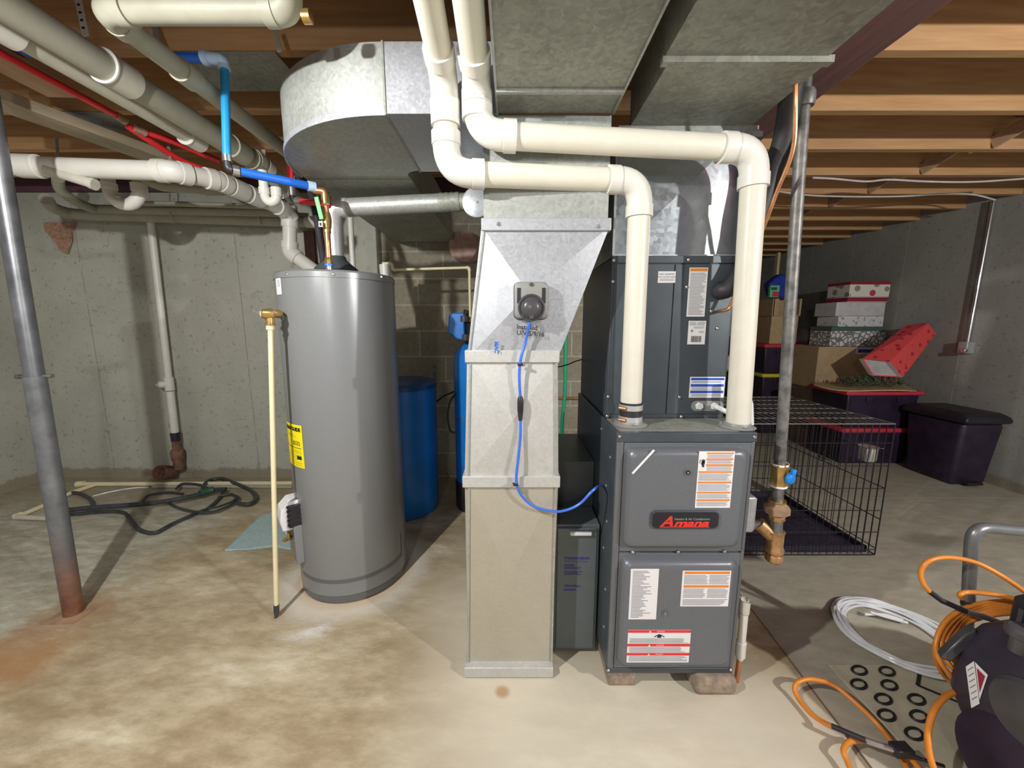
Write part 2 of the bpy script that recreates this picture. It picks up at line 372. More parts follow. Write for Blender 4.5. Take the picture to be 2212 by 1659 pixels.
def fillet(pts, rad, k=8):
    pts = [V(p) for p in pts]; out = [pts[0]]
    for i in range(1, len(pts)-1):
        d1 = (pts[i]-pts[i-1]).normalized(); d2 = (pts[i+1]-pts[i]).normalized()
        ph = d1.angle(d2); T = min(rad*math.tan(ph/2), (pts[i]-pts[i-1]).length*.49, (pts[i+1]-pts[i]).length*.49)
        a, c = pts[i]-d1*T, pts[i]+d2*T
        for j in range(k+1):
            t = j/k; out.append(a*(1-t)**2+pts[i]*2*t*(1-t)+c*t*t)
    out.append(pts[-1]); return out
def pipe_run(name, label, cat, pts, r, mat, fit=None, rad=1.6, couplings=(), group=None, hub=1.2, elbow='elbow', pipe='pipe', root=None, ends=(0, 0)):
    pts = [V(p) for p in pts]; fit = fit or mat
    if root is None: root = thing(name, pts[0] if pts[0].z < pts[-1].z else pts[-1], label, cat, group)
    n = len(pts); cut = [[0, 0] for _ in pts]
    for i in range(1, n-1):
        d1 = (pts[i]-pts[i-1]).normalized(); d2 = (pts[i+1]-pts[i]).normalized(); ph = d1.angle(d2)
        T = max(rad*r*math.tan(ph/2), .3*r); a, c = pts[i]-d1*T, pts[i]+d2*T
        arc = [a*(1-t)**2+pts[i]*2*t*(1-t)+c*t*t for t in [j/10 for j in range(11)]]
        mb = MB().tube([a-d1*r*.9]+arc+[c+d2*r*.9], r*1.12, 24)
        mb.tube([a-d1*r*1.0, a], r*hub, 24); mb.tube([c, c+d2*r*1.0], r*hub, 24)
        mb.build(elbow, fit, root); cut[i] = [T, T]
    for i in range(n-1):
        d = (pts[i+1]-pts[i]).normalized(); MB().tube([pts[i]+d*cut[i][1], pts[i+1]-d*cut[i+1][0]], r, 24).build(pipe, mat, root)
    for seg, t in couplings:
        d = (pts[seg+1]-pts[seg]).normalized(); c = pts[seg].lerp(pts[seg+1], t)
        mb = MB().tube([c-d*r*1.1, c+d*r*1.1], r*hub, 24); mb.build('coupling', fit, root)
    return root
def rrect(x0, x1, z0, z1, rad, y, k=5):
    out = []
    for cx, cz, a0 in ((x1-rad, z1-rad, 0), (x0+rad, z1-rad, 90), (x0+rad, z0+rad, 180), (x1-rad, z0+rad, 270)):
        for j in range(k+1):
            a = R(a0+90*j/k); out.append(V((cx+rad*math.cos(a), y, cz+rad*math.sin(a))))
    return out
def screws(pts, parent, y=None, r=.0045, name='screw', ax=(0, -1, 0), mat='steel'):
    for p in pts: MB().lathe([(r*1.25, 0), (r*1.25, .001), (r, .0025), (r*.6, .004)], p, ax, 10).build(name, mat, parent)

# ------------------------------------------------------------------ the setting
MB().box(-4.4, 4.4, -2.6, 7, -.12, 0).build('floor', 'floor_concrete', kind='structure')
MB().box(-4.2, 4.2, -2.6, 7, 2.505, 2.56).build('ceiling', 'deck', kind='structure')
MB().box(-4.1, -3.9, -2.6, 3.3, 0, 2.505).build('wall_left', 'wall_side', kind='structure')
MB().box(-3.9, -1.03, 3.1, 3.3, 0, 2.27).build('wall_back', 'wall_concrete', kind='structure')
MB().box(-1.03, 1.6, 3.1, 3.3, 0, 2.27).build('wall_back_block', 'wall_block', kind='structure')
MB().box(3.9, 4.1, -2.6, 6.7, 0, 2.505).build('wall_right', 'wall_right', kind='structure')
MB().box(1.6, 3.9, 6.5, 6.7, 0, 2.505).build('wall_far', 'wall_right', kind='structure')
MB().box(1.45, 1.6, 3.3, 6.7, 0, 2.505).build('wall_inner', 'wall_block', kind='structure')
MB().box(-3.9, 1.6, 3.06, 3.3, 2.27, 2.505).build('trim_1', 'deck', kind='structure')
ORD = ['nearest', 'second nearest', 'third nearest', 'fourth nearest', 'fifth nearest', 'sixth nearest', 'seventh nearest', 'eighth nearest',
       'ninth nearest', 'tenth nearest', 'eleventh nearest', 'twelfth nearest', 'thirteenth nearest', 'fourteenth nearest']
JY = [1.16, 1.565, 1.965, 2.365, 2.75, 3.13, 3.5, 3.88, 4.26, 4.64, 5.04, 5.44, 5.84, 6.24]
for i, y in enumerate(JY):
    x0 = -3.9 if y < 3.05 else 1.6
    o = MB().box(x0, 3.9, y, y+.04, 2.27, 2.505).build('floor_joist', 'joist')
    tag(o, 'wooden ceiling joist crossing overhead, %s to the viewer of the row' % ORD[i], 'joist', 'ceiling joists')
for i, x in enumerate((2.75,)*6):
    y0, y1 = JY[i+1]+.04, JY[i+2]
    o = MB().bar((x-.09, y0, 2.30), (x+.09, y1, 2.47), .02, .065).bar((x+.09, y0+.001, 2.47), (x-.03, y1, 2.30), .02, .065).build('joist_bridging', 'joist_cross')
    tag(o, 'crossed bridging braces at right, just beyond the %s joist' % ORD[i+1], 'bridging', 'cross bridging between the joists')
o = MB().box(.80, 1.02, -.4, 1.9, 2.03, 2.27).build('support_beam', 'beam', bevel=.004)
tag(o, 'dark reddish wooden beam under the joists, right of the ducts', 'beam')
# loose lumber on the left
a, b = Sz(-30, 205, 2.20), Sz(385, 355, 2.20)
tag(MB().bar(a, b, .14, .045).build('lumber_board', 'old_lumber', bevel=.003), 'weathered board slung below the joists above the left post', 'board')
a, b = Sz(-60, 95, 2.24), Sz(135, 200, 2.24)
tag(MB().bar(a, b, .12, .04).build('lumber_board', 'joist_cross', bevel=.003), 'short brown board below the joists in the top left corner', 'board')
wl_ = thing('lamp_with_added_shade', (-1.08, .23, 1.99), 'added unseen dark reflector shade cutting lamp light off the ceiling at left', 'lamp')
MB().lathe([(.20, .022), (.19, .032), (.08, .07), (.03, .10), (.02, .16)], (-1.08, .23, 1.96), n=40).build('added_shade', 'black', wl_)  # unseen shade added to keep this lamp off the ceiling and upper ducts
MB().tube([(-1.08, .23, 2.10), (-1.08, .23, 2.505)], .004, 8).build('cord', 'rubber', wl_)  # cord added to go with the unseen shade
# ------------------------------------------------------------------ left steel post
base = V((-1.97, 1.55, 0)); top = S(-6, 330, 1.56)
top = base+(top-base)*(2.27/top.z)
pr = thing('steel_post', base, 'grey steel support post with a rusty foot, standing at the left', 'post')
mid = base.lerp(top, .475)
MB().tube([base+V((0, 0, .008)), mid], .034, 32).build('lower_tube', 'post_paint', pr)
MB().tube([mid-V((0, 0, .01)), top], .030, 32).build('upper_tube', 'steel_post', pr)
MB().tube([mid+V((-.05, -.01, 0)), mid+V((.05, .01, 0))], .006, 12).tube([mid+V((-.060, -.012, 0)), mid+V((-.046, -.01, 0))], .009, 10).tube([mid+V((.060, .012, 0)), mid+V((.046, .01, 0))], .009, 10).build('locking_pin', 'iron', pr)
bp = MB(); bp.add([base+V(p) for p in ((-.075, -.065, .0), (.065, -.06, 0), (.075, .06, 0), (-.06, .06, 0), (-.075, -.065, .008), (.065, -.06, .008), (.075, .06, .008), (-.06, .06, .008))], [(3, 2, 1, 0), (4, 5, 6, 7), (0, 1, 5, 4), (1, 2, 6, 5), (2, 3, 7, 6), (3, 0, 4, 7)]); bp.build('base_plate', 'rust_tan', pr)
# ------------------------------------------------------------------ ducts
def xpanel(mb, c, depth=.009, m=0):   # cross-broken sheet: four triangles rising to the middle
    c = [V(p) for p in c]; ctr = sum(c, V())/4; nrm = (c[1]-c[0]).cross(c[3]-c[0]).normalized()
    if nrm.y > 0 and abs(nrm.y) > .5: nrm = -nrm
    if nrm.z > .5: nrm = -nrm
    ctr += nrm*depth; mb.add(c+[ctr], [(0, 1, 4), (1, 2, 4), (2, 3, 4), (3, 0, 4)], m)
# return trunk above
rt = thing('return_trunk_duct', (.13, 1.2, 1.905), 'galvanized overhead duct on the left of the dark gap, running toward the viewer', 'duct')
mb = MB().box(-.04, .297, -.6, 1.255, 1.909, 2.20)
xpanel(mb, [(-.04, .2, 1.908), (.297, .2, 1.908), (.297, 1.13, 1.908), (-.04, 1.13, 1.908)], .007); mb.build('duct_body', 'galv_old', rt, smooth=0)
MB().box(-.043, .300, 1.130, 1.142, 1.898, 1.912).box(-.046, -.040, -.6, 1.25, 1.903, 1.925).box(.297, .303, -.6, 1.25, 1.903, 1.925).build('seam', 'galv', rt)
# supply trunk
st = thing('supply_trunk_duct', (.565, 1.2, 1.93), 'wide galvanized overhead duct right of the dark gap, beside the wooden beam', 'duct')
mb = MB().box(.37, .765, -.6, 1.05, 1.93, 2.22).box(.385, .775, 1.05, 1.375, 1.925, 2.22)
xpanel(mb, [(.37, .1, 1.929), (.765, .1, 1.929), (.765, 1.04, 1.929), (.37, 1.04, 1.929)], .006)
xpanel(mb, [(.385, 1.06, 1.924), (.775, 1.06, 1.924), (.775, 1.37, 1.924), (.385, 1.37, 1.924)], .004)
mb.build('duct_body', 'galv_old', st, smooth=0)
MB().box(.365, .780, 1.040, 1.060, 1.916, 1.932).build('seam', 'galv_old', st)
# curved elbow duct to the back wall
ed = thing('elbow_duct', (-.6, 1.6, 1.905), 'galvanized flat duct with a broad rounded elbow, above the water heater', 'duct')
cx, cy, Ro = -.375, 1.74, .49; zl, zh = 1.905, 2.095
def arc(R0, n=20): return [(cx+R0*math.cos(a)*1.04, cy+R0*math.sin(a)) for a in [R(270-90*i/n) for i in range(n+1)]]
outer = arc(Ro); inner = arc(.06)
poly = outer+inner[::-1]
MB().rings([[V((x, y, zl)) for x, y in poly], [V((x, y, zh)) for x, y in poly]]).build('elbow', 'galv', ed)
band = MB(); L = [[V((x+(x-cx)/Ro*d, y+(y-cy)/Ro*d, z)) for x, y in outer] for d, z in ((.0, zl-.006), (.004, zl-.006), (.004, zl+.012), (0, zl+.012))]
for i in range(20):
    k = len(band.v); band.v += [L[j][i] for j in range(4)]+[L[j][i+1] for j in range(4)]
    for j in range(4): band.f.append([k+j, k+(j+1) % 4, k+4+(j+1) % 4, k+4+j]); band.m.append(0)
band.build('lower_rim', 'galv_bright', ed)
mb = MB().box(cx, -.041, cy-Ro, cy-.05, zl, zh); mb.build('straight_section', 'galv_bright', ed, smooth=0)
MB().box(cx-.003, cx+.003, cy-Ro-.003, cy-.05, zl-.004, zh+.002).build('seam', 'galv_old', ed)
mb = MB().box(cx-Ro*1.04, cx-.06, cy, 3.05, zl, zh); xpanel(mb, [(cx-Ro*1.04, cy+.03, zl-.001), (cx-.06, cy+.03, zl-.001), (cx-.06, 2.6, zl-.001), (cx-Ro*1.04, 2.6, zl-.001)], .008); mb.build('rear_section', 'galv_old', ed, smooth=0)
# sheet metal panning under the joists
mb = MB(); xpanel(mb, [(-1.30, 1.57, 2.262), (-.86, 1.57, 2.262), (-.86, 1.80, 2.262), (-1.30, 1.80, 2.262)], .006); mb.box(-1.30, -.86, 1.57, 1.80, 2.2625, 2.268)
tag(mb.build('joist_panning', 'galv_old', smooth=0), 'grey sheet metal panel under the joists behind the blue vertical pipe', 'sheet metal')
mb = MB(); xpanel(mb, [(-2.15, 1.97, 2.262), (-1.88, 1.97, 2.262), (-1.88, 2.14, 2.262), (-2.15, 2.14, 2.262)], .006); mb.box(-2.15, -1.88, 1.97, 2.14, 2.2625, 2.268)
tag(mb.build('joist_panning', 'galv', smooth=0), 'small grey sheet metal patch under the joists left of the long red pipe', 'sheet metal')
# return drop
Yd = 1.26
rd = thing('return_drop_duct', (0, 1.45, 0), 'tall galvanized return duct with crossed creases, left of the furnace', 'duct')
def q(x, y, Y=Yd): return S(x, y, Y)
Yb = 1.72
def drop_section(name, tl, tr, br, bl, mat, xd=.009):
    c = [V((p.x, Yd, p.z)) for p in (bl, br, tr, tl)]
    bk = [V((p.x, Yb, p.z)) for p in (bl, br, tr, tl)]
    mb = MB(); xpanel(mb, c, xd)
    mb.add(c+bk, [(0, 4, 7, 3), (1, 2, 6, 5), (4, 5, 6, 7), (3, 7, 6, 2), (0, 1, 5, 4)])
    return mb.build(name, mat, rd, smooth=0)
P = {'a0': V((-.165, 0, .035)), 'a1': V((.146, 0, .035)), 'b0': q(1004, 1036), 'b1': q(1206, 1036), 'c0': q(1009, 776), 'c1': q(1205, 776), 'd0': q(1043, 486), 'd1': q(1317, 492)}
e0, e1 = q(1047, 300), q(1330, 300); e0.z = e1.z = 1.905
P['b0'].z = P['b1'].z = .762; P['c0'].z = P['c1'].z = 1.178; P['d0'].z = P['d1'].z = 1.59; P['d0'].x = -.095
drop_section('lower_section', P['b0'], P['b1'], P['a1'], P['a0'], 'galv_tan', .024)
drop_section('middle_section', P['c0'], P['c1'], P['b1'], P['b0'], 'galv_white', .022)
drop_section('transition_section', P['d0'], P['d1'], P['c1'], P['c0'], 'galv_bright', .024)
drop_section('upper_section', V((-.088, 0, 1.905)), V((.298, 0, 1.905)), V((.298, 0, 1.59)), V((-.088, 0, 1.59)), 'galv', .004)
for nm, z0, z1, x0, x1 in (('lower_collar', .735, .775, P['b0'].x-.007, P['b1'].x+.005), ('upper_collar', 1.165, 1.205, P['c0'].x-.006, P['c1'].x+.004), ('top_collar', 1.575, 1.612, P['d0'].x, P['d1'].x+.002)):
    MB().box(x0, x1, Yd-.013, Yb+.01, z0, z1).build(nm, 'galv_white' if nm != 'top_collar' else 'galv_bright', rd, bevel=.002)
MB().box(-.176, .152, Yd-.03, Yb, .004, .045).build('foot_rail', 'galv_white', rd, bevel=.003)
MB().bar((-.1635, Yd-.004, .05), (-.148, Yd-.004, .735), .006, .006).bar((.1475, Yd-.004, .05), (.150, Yd-.004, .735), .006, .006).bar((P['b0'].x+.012, Yd-.004, .775), (P['c0'].x+.010, Yd-.004, 1.165), .006, .006).bar((P['b1'].x-.010, Yd-.004, .775), (P['c1'].x-.008, Yd-.004, 1.165), .006, .006).bar((P['c0'].x+.008, Yd-.004, 1.205), (P['d0'].x+.006, Yd-.004, 1.575), .006, .006).build('corner_seam', 'galv', rd)
screws([S(1077, 484, Yd-.014), S(1293, 489, Yd-.014)], rd, r=.005)
tm = MB()
Yt = Yd-.0245
def onplane(O, rx, uz): return lambda x, y: (O.x+x*rx.x+y*uz.x, O.y, O.z+x*rx.z+y*uz.z)
tl_ = S(1116, 706, Yt); X_, Z_ = V((1, 0, 0)), V((0, 0, 1))
tm.text('Installed', .020, onplane(tl_, V((1, 0, -.06)), V((.1, 0, 1))), 0, off=.0003)
tm.text('U/V 5/9/16', .020, onplane(S(1116, 719, Yt), V((1, 0, -.07)), V((.1, 0, 1))), 0, off=.0003)
tm.text('MAC', .017, onplane(S(1072, 738, Yt+.002), V((0, 0, -1)), V((1, 0, 0))), 1, off=.001); tm.build('handwriting', ['ink', 'blue_marker'], rd, smooth=0)
# boot + air cleaner
bt = MB().box(.155, .334, 1.50, 1.90, .0, .735); tag(bt.build('return_boot_duct', 'furnace_dark'), 'dark sheet metal boot joining the tall duct to the furnace, behind the blue cord', 'duct')
ac = thing('air_cleaner_cabinet', (.245, 1.4, 0), 'narrow grey-green filter cabinet between the tall duct and the furnace', 'cabinet')
MB().box(.160, .330, 1.345, 1.49, .012, .545).build('housing', 'filter_grey', ac, bevel=.003)
MB().box(.172, .318, 1.333, 1.344, .03, .535).build('door', 'filter_grey', ac, bevel=.002)
ha, hb = S(1232, 1149, 1.325), S(1278, 1156, 1.325)
MB().box(ha.x, hb.x, 1.318, 1.334, hb.z, ha.z).build('handle', 'white', ac, bevel=.003)
tm = MB(); yy = 1.3318
tm.text('ProgressiveMedia', .0135, onplane(S(1219, 1206, yy), X_, Z_), off=.0006)
tm.text('Whole House Air Cleaner', .0082, onplane(S(1219, 1213, yy), X_, Z_))
for k, wd in enumerate((.036, .040, .062, .058, 0, .068, .055, .066)):
    if wd: z = S(1219, 1220, yy).z-k*.0058; x = S(1219, 1220, yy).x; tm.box(x, x+wd, yy, yy+.0003, z-.0011, z+.0011)
tm.text('Ultravation', .0135, onplane(S(1218, 1266, yy), X_, Z_), off=.0006); tm.box(S(1218, 1275, yy).x, S(1244, 1275, yy).x, yy, yy+.0003, S(1218, 1276, yy).z, S(1218, 1273, yy).z)
tm.build('lettering', 'violet_ink', ac, smooth=0)
# ------------------------------------------------------------------ furnace
FX0, FX1, FY0, FY1, FZ0, FZ1 = .336, .780, 1.195, 1.92, .068, .946
fu = thing('furnace', ((FX0+FX1)/2, 1.55, FZ0), 'grey gas furnace on bricks with a red and black badge on its upper door', 'furnace')
MB().box(FX0, FX1, FY0, FY1, FZ0, FZ1).build('cabinet', ['furnace_dark'], fu, bevel=.003)
MB().box(FX0-.002, FX1+.002, FY0-.010, FY0+.02, FZ1-.030, FZ1+.002).build('top_rail', 'furnace_dark', fu, bevel=.002)
MB().box(FX0, FX1, FY0-.008, FY0+.01, FZ0, FZ0+.020).build('bottom_rail', 'furnace_dark', fu, bevel=.002)
MB().box(FX0+.001, FX0+.022, FY0-.008, FY0, FZ0+.02, FZ1-.03).build('side_rail', 'furnace', fu, bevel=.002)
MB().box(FX1-.012, FX1-.001, FY0-.008, FY0, FZ0+.02, FZ1-.03).build('side_rail', 'furnace', fu, bevel=.002)
def door(name, z0, z1):
    x0, x1 = FX0+.026, FX1-.014; mb = MB().box(x0-.002, x1+.002, FY0-.006, FY0, z0, z1)
    a, b, c, d = x0+.004, x1-.014, z0+.022, z1-.014
    loops = []
    for ins, dep, rad in ((0, .006, .024), (.002, .018, .026), (.008, .030, .028), (.017, .0348, .026), (.024, .0355, .022)):
        loops.append(rrect(a+ins, b-ins, c+ins, d-ins, rad, FY0-dep, 7))
    mb.rings(loops); return mb.build(name, 'furnace_door', fu, smooth=50)
du = door('upper_door', .536, .914); dl = door('lower_door', .090, .530)
FF = FY0-.0365
def label(name, parent, px, Y, parts, mat='white', eps=.0006, grp=None):
    """px: left, right, top, bottom; parts: (x0,x1,y0,y1 as fractions from top-left, colour index)"""
    xl, xr, yt, yb = px; a, b = S(xl, yt, Y), S(xr, yt, Y); c = S(xl, yb, Y)
    x0, x1, z1, z0 = a.x, b.x, a.z, c.z
    mb = MB().box(x0, x1, Y, Y+.0008, z0, z1)
    for p in parts:
        mb.box(x0+(x1-x0)*p[0], x0+(x1-x0)*p[1], Y-eps, Y-eps/3, z1-(z1-z0)*p[3], z1-(z1-z0)*p[2], m=p[4])
    return mb, (x0, x1, z0, z1)
def lines(x0, x1, y0, y1, n, jit=.15, m=1):
    out = []; h = (y1-y0)/n
    for i in range(n):
        y = y0+h*i; out.append((x0, x1-(x1-x0)*jit*random.random(), y+h*.25, y+h*.62, m))
    return out
# upper door warning label
pr_ = [(.22, .97, .02, .045, 2), (.22, .97, .125, .15, 2), (.22, .97, .225, .255, 2), (.03, .97, .345, .375, 2), (.03, .97, .53, .56, 2), (.03, .97, .71, .74, 2), (.03, .97, .845, .875, 2)]
pr_ += lines(.24, .96, .055, .12, 4)+lines(.24, .96, .155, .22, 4)+lines(.24, .96, .26, .34, 5)+lines(.04, .96, .385, .52, 9)+lines(.04, .96, .57, .70, 8)+lines(.04, .96, .75, .835, 5)+lines(.04, .96, .885, .97, 5)
mb, bb = label('l', du, (1510.5, 1588, 975, 1097), FF, pr_)
xx = lambda t: bb[0]+(bb[1]-bb[0])*t; zz = lambda t: bb[3]-(bb[3]-bb[2])*t
mb.hexa([V((xx(.13+.05*math.cos(a)), FF-.0006, zz(.21+.045*math.sin(a)))) for a in [R(45*i) for i in range(8)]], [V((xx(.13+.05*math.cos(a)), FF-.0002, zz(.21+.045*math.sin(a)))) for a in [R(45*i) for i in range(8)]], 3)
for k in range(4): mb.box(xx(.09+.025*k), xx(.107+.025*k), FF-.0006, FF-.0002, zz(.20), zz(.135+.008*abs(k-1.5)), 3)
mb.box(xx(.11), xx(.17), FF-.0006, FF-.0002, zz(.275), zz(.25), 3)
wv = [V((xx(.045+.012*math.sin(t*2.2)), FF-.0005, zz(.14+.022*t))) for t in range(4)]; mb.tube(wv, .0008, 5, m=3)
mb.build('warning_label', ['white', 'print', 'orange_bar', 'ink'], du, smooth=0)
# white strip painted as a highlight along the door crease
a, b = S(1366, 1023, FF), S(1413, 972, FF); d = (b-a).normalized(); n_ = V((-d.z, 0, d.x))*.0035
MB().add([a-n_, a+n_, b+n_, b-n_]+[p+V((0, -.0008, 0)) for p in (a-n_, a+n_, b+n_, b-n_)], [(0, 1, 2, 3), (7, 6, 5, 4), (0, 4, 5, 1), (1, 5, 6, 2), (2, 6, 7, 3), (3, 7, 4, 0)]).build('painted_highlight', 'white', du, smooth=0)
for nm, pa, x, y, m_ in (('screw_recess', du, 1486, 1021, 'black'), ('screw_recess', dl, 1437, 1325, 'furnace')):
    c = S(x, y, FF); mb = MB().lathe([(.012, 0), (.0125, .0012), (.009, .0016), (.008, .0006)], c+V((0, .0004, 0)), (0, -1, 0), 24)
    mb.lathe([(.0075, 0), (.0075, .0010)], c+V((0, -.0003, 0)), (0, -1, 0), 20, 1); mb.lathe([(.003, 0), (.003, .0022)], c, (0, -1, 0), 8, 2)
    mb.build(nm, ['furnace_door', m_, 'steel'], pa)
# badge
a, b = S(1408, 1104, FF-.004), S(1551, 1142, FF-.004); bg_ = MB()
bg_.rings([rrect(a.x, b.x, b.z, a.z, .016, FF+.001), rrect(a.x, b.x, b.z, a.z, .016, FF-.005), rrect(a.x+.002, b.x-.002, b.z+.002, a.z-.002, .015, FF-.006)], 1)
bg_.rings([rrect(a.x+.003, b.x-.003, b.z+.003, a.z-.003, .014, FF-.0055), rrect(a.x+.003, b.x-.003, b.z+.003, a.z-.003, .014, FF-.0065)], 0)
bo = bg_.build('badge', ['badge_black', 'furnace_dark'], fu)
tm = MB(); yb_ = FF-.0072
def bt_(px, py): return S(px, py, yb_)
o_ = bt_(1427, 1128); tm.text('A', .050, onplane(o_, V((1.15, 0, 0)), V((.0, 0, 1))), 0, shear=.35, off=.0016)
o_ = bt_(1455, 1131); tm.text('mana', .0345, onplane(o_, V((1.50, 0, 0)), V((0, 0, 1))), 0, shear=.35, off=.0014)
tm.box(bt_(1424, 1139).x, bt_(1532, 1139).x, yb_, yb_+.0006, bt_(1424, 1139.6).z, bt_(1424, 1137.8).z, 0)
tm.text('Heating & Air Conditioning', .0105, onplane(bt_(1457, 1121.5), V((.98, 0, 0)), Z_), 1, off=.0002)
tm.build('lettering', ['badge_red', 'grey_plastic'], bo, smooth=0)
# lower labels
mb, bb = label('l', dl, (1363, 1424, 1229, 1338), FF, lines(.10, .80, .03, .97, 34, .62)+[(.085, .088, .03, .97, 1)]); mb.build('parts_list_label', ['white', 'print'], dl, smooth=0)
mb, bb = label('l', dl, (1475, 1580, 1233, 1310), FF, [(.04, .97, .02, .085, 2), (.04, .97, .40, .465, 2)]+lines(.04, .54, .11, .38, 8)+lines(.56, .97, .11, .38, 8)+lines(.04, .52, .49, .76, 8)+lines(.54, .97, .49, .76, 8)+lines(.04, .97, .79, .97, 5)); mb.build('safety_label', ['white', 'print', 'orange_bar'], dl, smooth=0)
mb, bb = label('l', dl, (1357, 1493, 1361, 1431), FF, [(.0, 1, .0, .08, 2), (0, 1, .42, .50, 2), (0, 1, .70, .78, 2)]+lines(.03, .98, .25, .41, 5)+lines(.03, .98, .52, .69, 5)+lines(.03, .98, .80, .97, 5))
zz = lambda t: bb[3]-(bb[3]-bb[2])*t; xx = lambda t: bb[0]+(bb[1]-bb[0])*t
for t, s_ in ((.04, 'DANGER'), (.46, 'DANGER'), (.74, 'PELIGRO')):
    mb.text(s_, .0065, onplane(V((xx(.52), FF-.0009, zz(t))), X_, Z_), 0, 'CENTER')
    mb.add([(xx(.33), FF-.0009, zz(t+.03)), (xx(.37), FF-.0009, zz(t+.03)), (xx(.35), FF-.0009, zz(t-.03))], [(0, 1, 2)], 0)
mb.bar((xx(.42), FF-.001, zz(.20)), (xx(.50), FF-.001, zz(.13)), .001, .0022, 3).bar((xx(.50), FF-.001, zz(.13)), (xx(.58), FF-.001, zz(.20)), .001, .0022, 3).box(xx(.47), xx(.53), FF-.001, FF-.0004, zz(.23), zz(.15), 3)
mb.build('danger_label', ['white', 'print', 'red_bar', 'ink'], dl, smooth=0)
fy = FY0-.0075
screws([S(x, y, fy-.002) for x, y in ((1339, 943), (1631, 944), (1367, 1193), (1465, 1192), (1565, 1191), (1314, 1448), (1578, 1447))], fu, r=.0045)
screws([V((FX0, y, z)) for y, z in ((1.26, .84), (1.30, .72), (1.27, .60), (1.30, .48), (1.25, .35), (1.25, .2), (1.40, .90))], fu, ax=(-1, 0, 0))
MB().box(FX0+.01, FX1-.01, FY0+.005, 1.37, FZ1, FZ1+.003).build('top_panel', 'galv_old', fu)
for x, y in ((.404, 1.28), (.752, 1.25)):
    mb = MB().lathe([(.055, 0), (.057, .003), (.050, .007), (.042, .009), (.040, .016)], (x, y, FZ1+.003), n=36)
    for k in range(3):
        an = R(30+120*k); mb.lathe([(.006, 0), (.006, .008)], (x+.048*math.cos(an), y+.048*math.sin(an), FZ1+.006), n=8, m=1)
    mb.build('pipe_flange', ['grey_plastic', 'steel'], fu)
mb = MB().box(FX1, FX1+.055, 1.235, 1.345, .575, .705); MB_ = mb.build('junction_box', 'junction', fu, bevel=.006)
MB().box(FX1+.055, FX1+.060, 1.240, 1.340, .580, .700).lathe([(.009, 0), (.008, .006)], (FX1+.06, 1.27, .62), (1, 0, 0), 12).lathe([(.009, 0), (.008, .006)], (FX1+.06, 1.27, .66), (1, 0, 0), 12).build('cover_plate', 'junction', MB_, bevel=.002)
# bricks
for x0, x1, y0, y1, lb in ((.345, .445, 1.20, 1.40, 'left'), (.64, .79, 1.16, 1.27, 'right')):
    mb = MB(); k = 0; mb.box(x0, x1, y0, y1, 0, .066)
    tag(mb.build('brick_block', 'brick', bevel=.008 if lb == 'left' else .018), 'weathered brick propping up the furnace\'s front %s corner' % lb, 'brick')
# ------------------------------------------------------------------ coil cabinet
CY = 1.368
cc = thing('coil_cabinet', (.555, 1.6, FZ1), 'dark grey evaporator coil cabinet on top of the furnace', 'cabinet')
MB().box(.344, .770, CY, 1.90, FZ1+.003, 1.515).build('casing', 'furnace_dark', cc, bevel=.003)
MB().box(.352, .556, CY-.004, CY, FZ1+.02, 1.492).build('access_panel', 'furnace_dark', cc, bevel=.0015)
MB().box(.560, .764, CY-.003, CY, FZ1+.02, 1.492).build('line_panel', 'furnace_dark', cc, bevel=.0015)
MB().box(.342, .772, CY-.006, CY, 1.495, 1.519).build('top_rail', 'furnace_dark', cc, bevel=.001)
cyf = CY-.0052
mb, bb = label('l', cc, (1422, 1460, 586, 611), cyf, lines(.12, .95, .62, .85, 2))
mb.text('UNIT EQUIPPED', .0075, onplane(V(((bb[0]+bb[1])/2, cyf-.0008, bb[3]-.010)), X_, Z_), 1, 'CENTER'); mb.text('WITH FILTER DRIER', .0066, onplane(V(((bb[0]+bb[1])/2, cyf-.0008, bb[3]-.019)), X_, Z_), 1, 'CENTER'); mb.build('notice_label', ['white', 'print'], cc, smooth=0)
mb, bb = label('l', cc, (1490, 1530, 578, 684), cyf, [(.04, .96, .015, .075, 2)]+lines(.07, .93, .10, .97, 30, .3)); mb.build('warning_label', ['white', 'print', 'orange_bar'], cc, smooth=0)
bars = [(.2+.6*i/14, .2+.6*i/14+random.choice((.015, .025)), .64, .90, 3) for i in range(14)]
mb, bb = label('l', cc, (1488, 1526, 693, 744), cyf, lines(.05, .45, .04, .2, 4)+lines(.5, .95, .04, .2, 4)+lines(.3, .95, .24, .33, 2)+lines(.6, .95, .42, .52, 2)+bars+[(.15, .27, .38, .47, 1)]); mb.build('rating_plate', ['white', 'print', 'orange_bar', 'ink'], cc, smooth=0)
mb, bb = label('l', cc, (1491, 1567, 814, 859), cyf, [(.03, .97, .05, .16, 2), (.03, .97, .35, .47, 2), (.03, .97, .66, .78, 2)]+lines(.06, .94, .20, .30, 1)+lines(.06, .94, .50, .64, 2)+lines(.06, .94, .82, .95, 2)); mb.build('blue_striped_label', ['white', 'print', 'blue_bar'], cc, smooth=0)
a, b = S(1494, 866, cyf), S(1562, 888, cyf)
MB().rings([rrect(a.x, b.x, b.z, a.z, (a.z-b.z)*.49, CY-.003), rrect(a.x, b.x, b.z, a.z, (a.z-b.z)*.49, CY-.0055)]).build('drain_plate', 'grey_plastic', cc)
for i, x in enumerate((1510, 1543)):
    c = S(x, 877, CY-.0055); MB().lathe([(.0145, 0), (.0145, .006), (.012, .009)], c, (0, -1, 0), 6).build('drain_plug', 'white', cc)
c = S(1543, 877, CY-.012); MB().tube(fillet([c, c+V((0, -.02, 0)), c+V((.03, -.035, -.015)), c+V((.055, -.035, -.035))], .01), .0085, 14).build('drain_tube', 'white', cc)
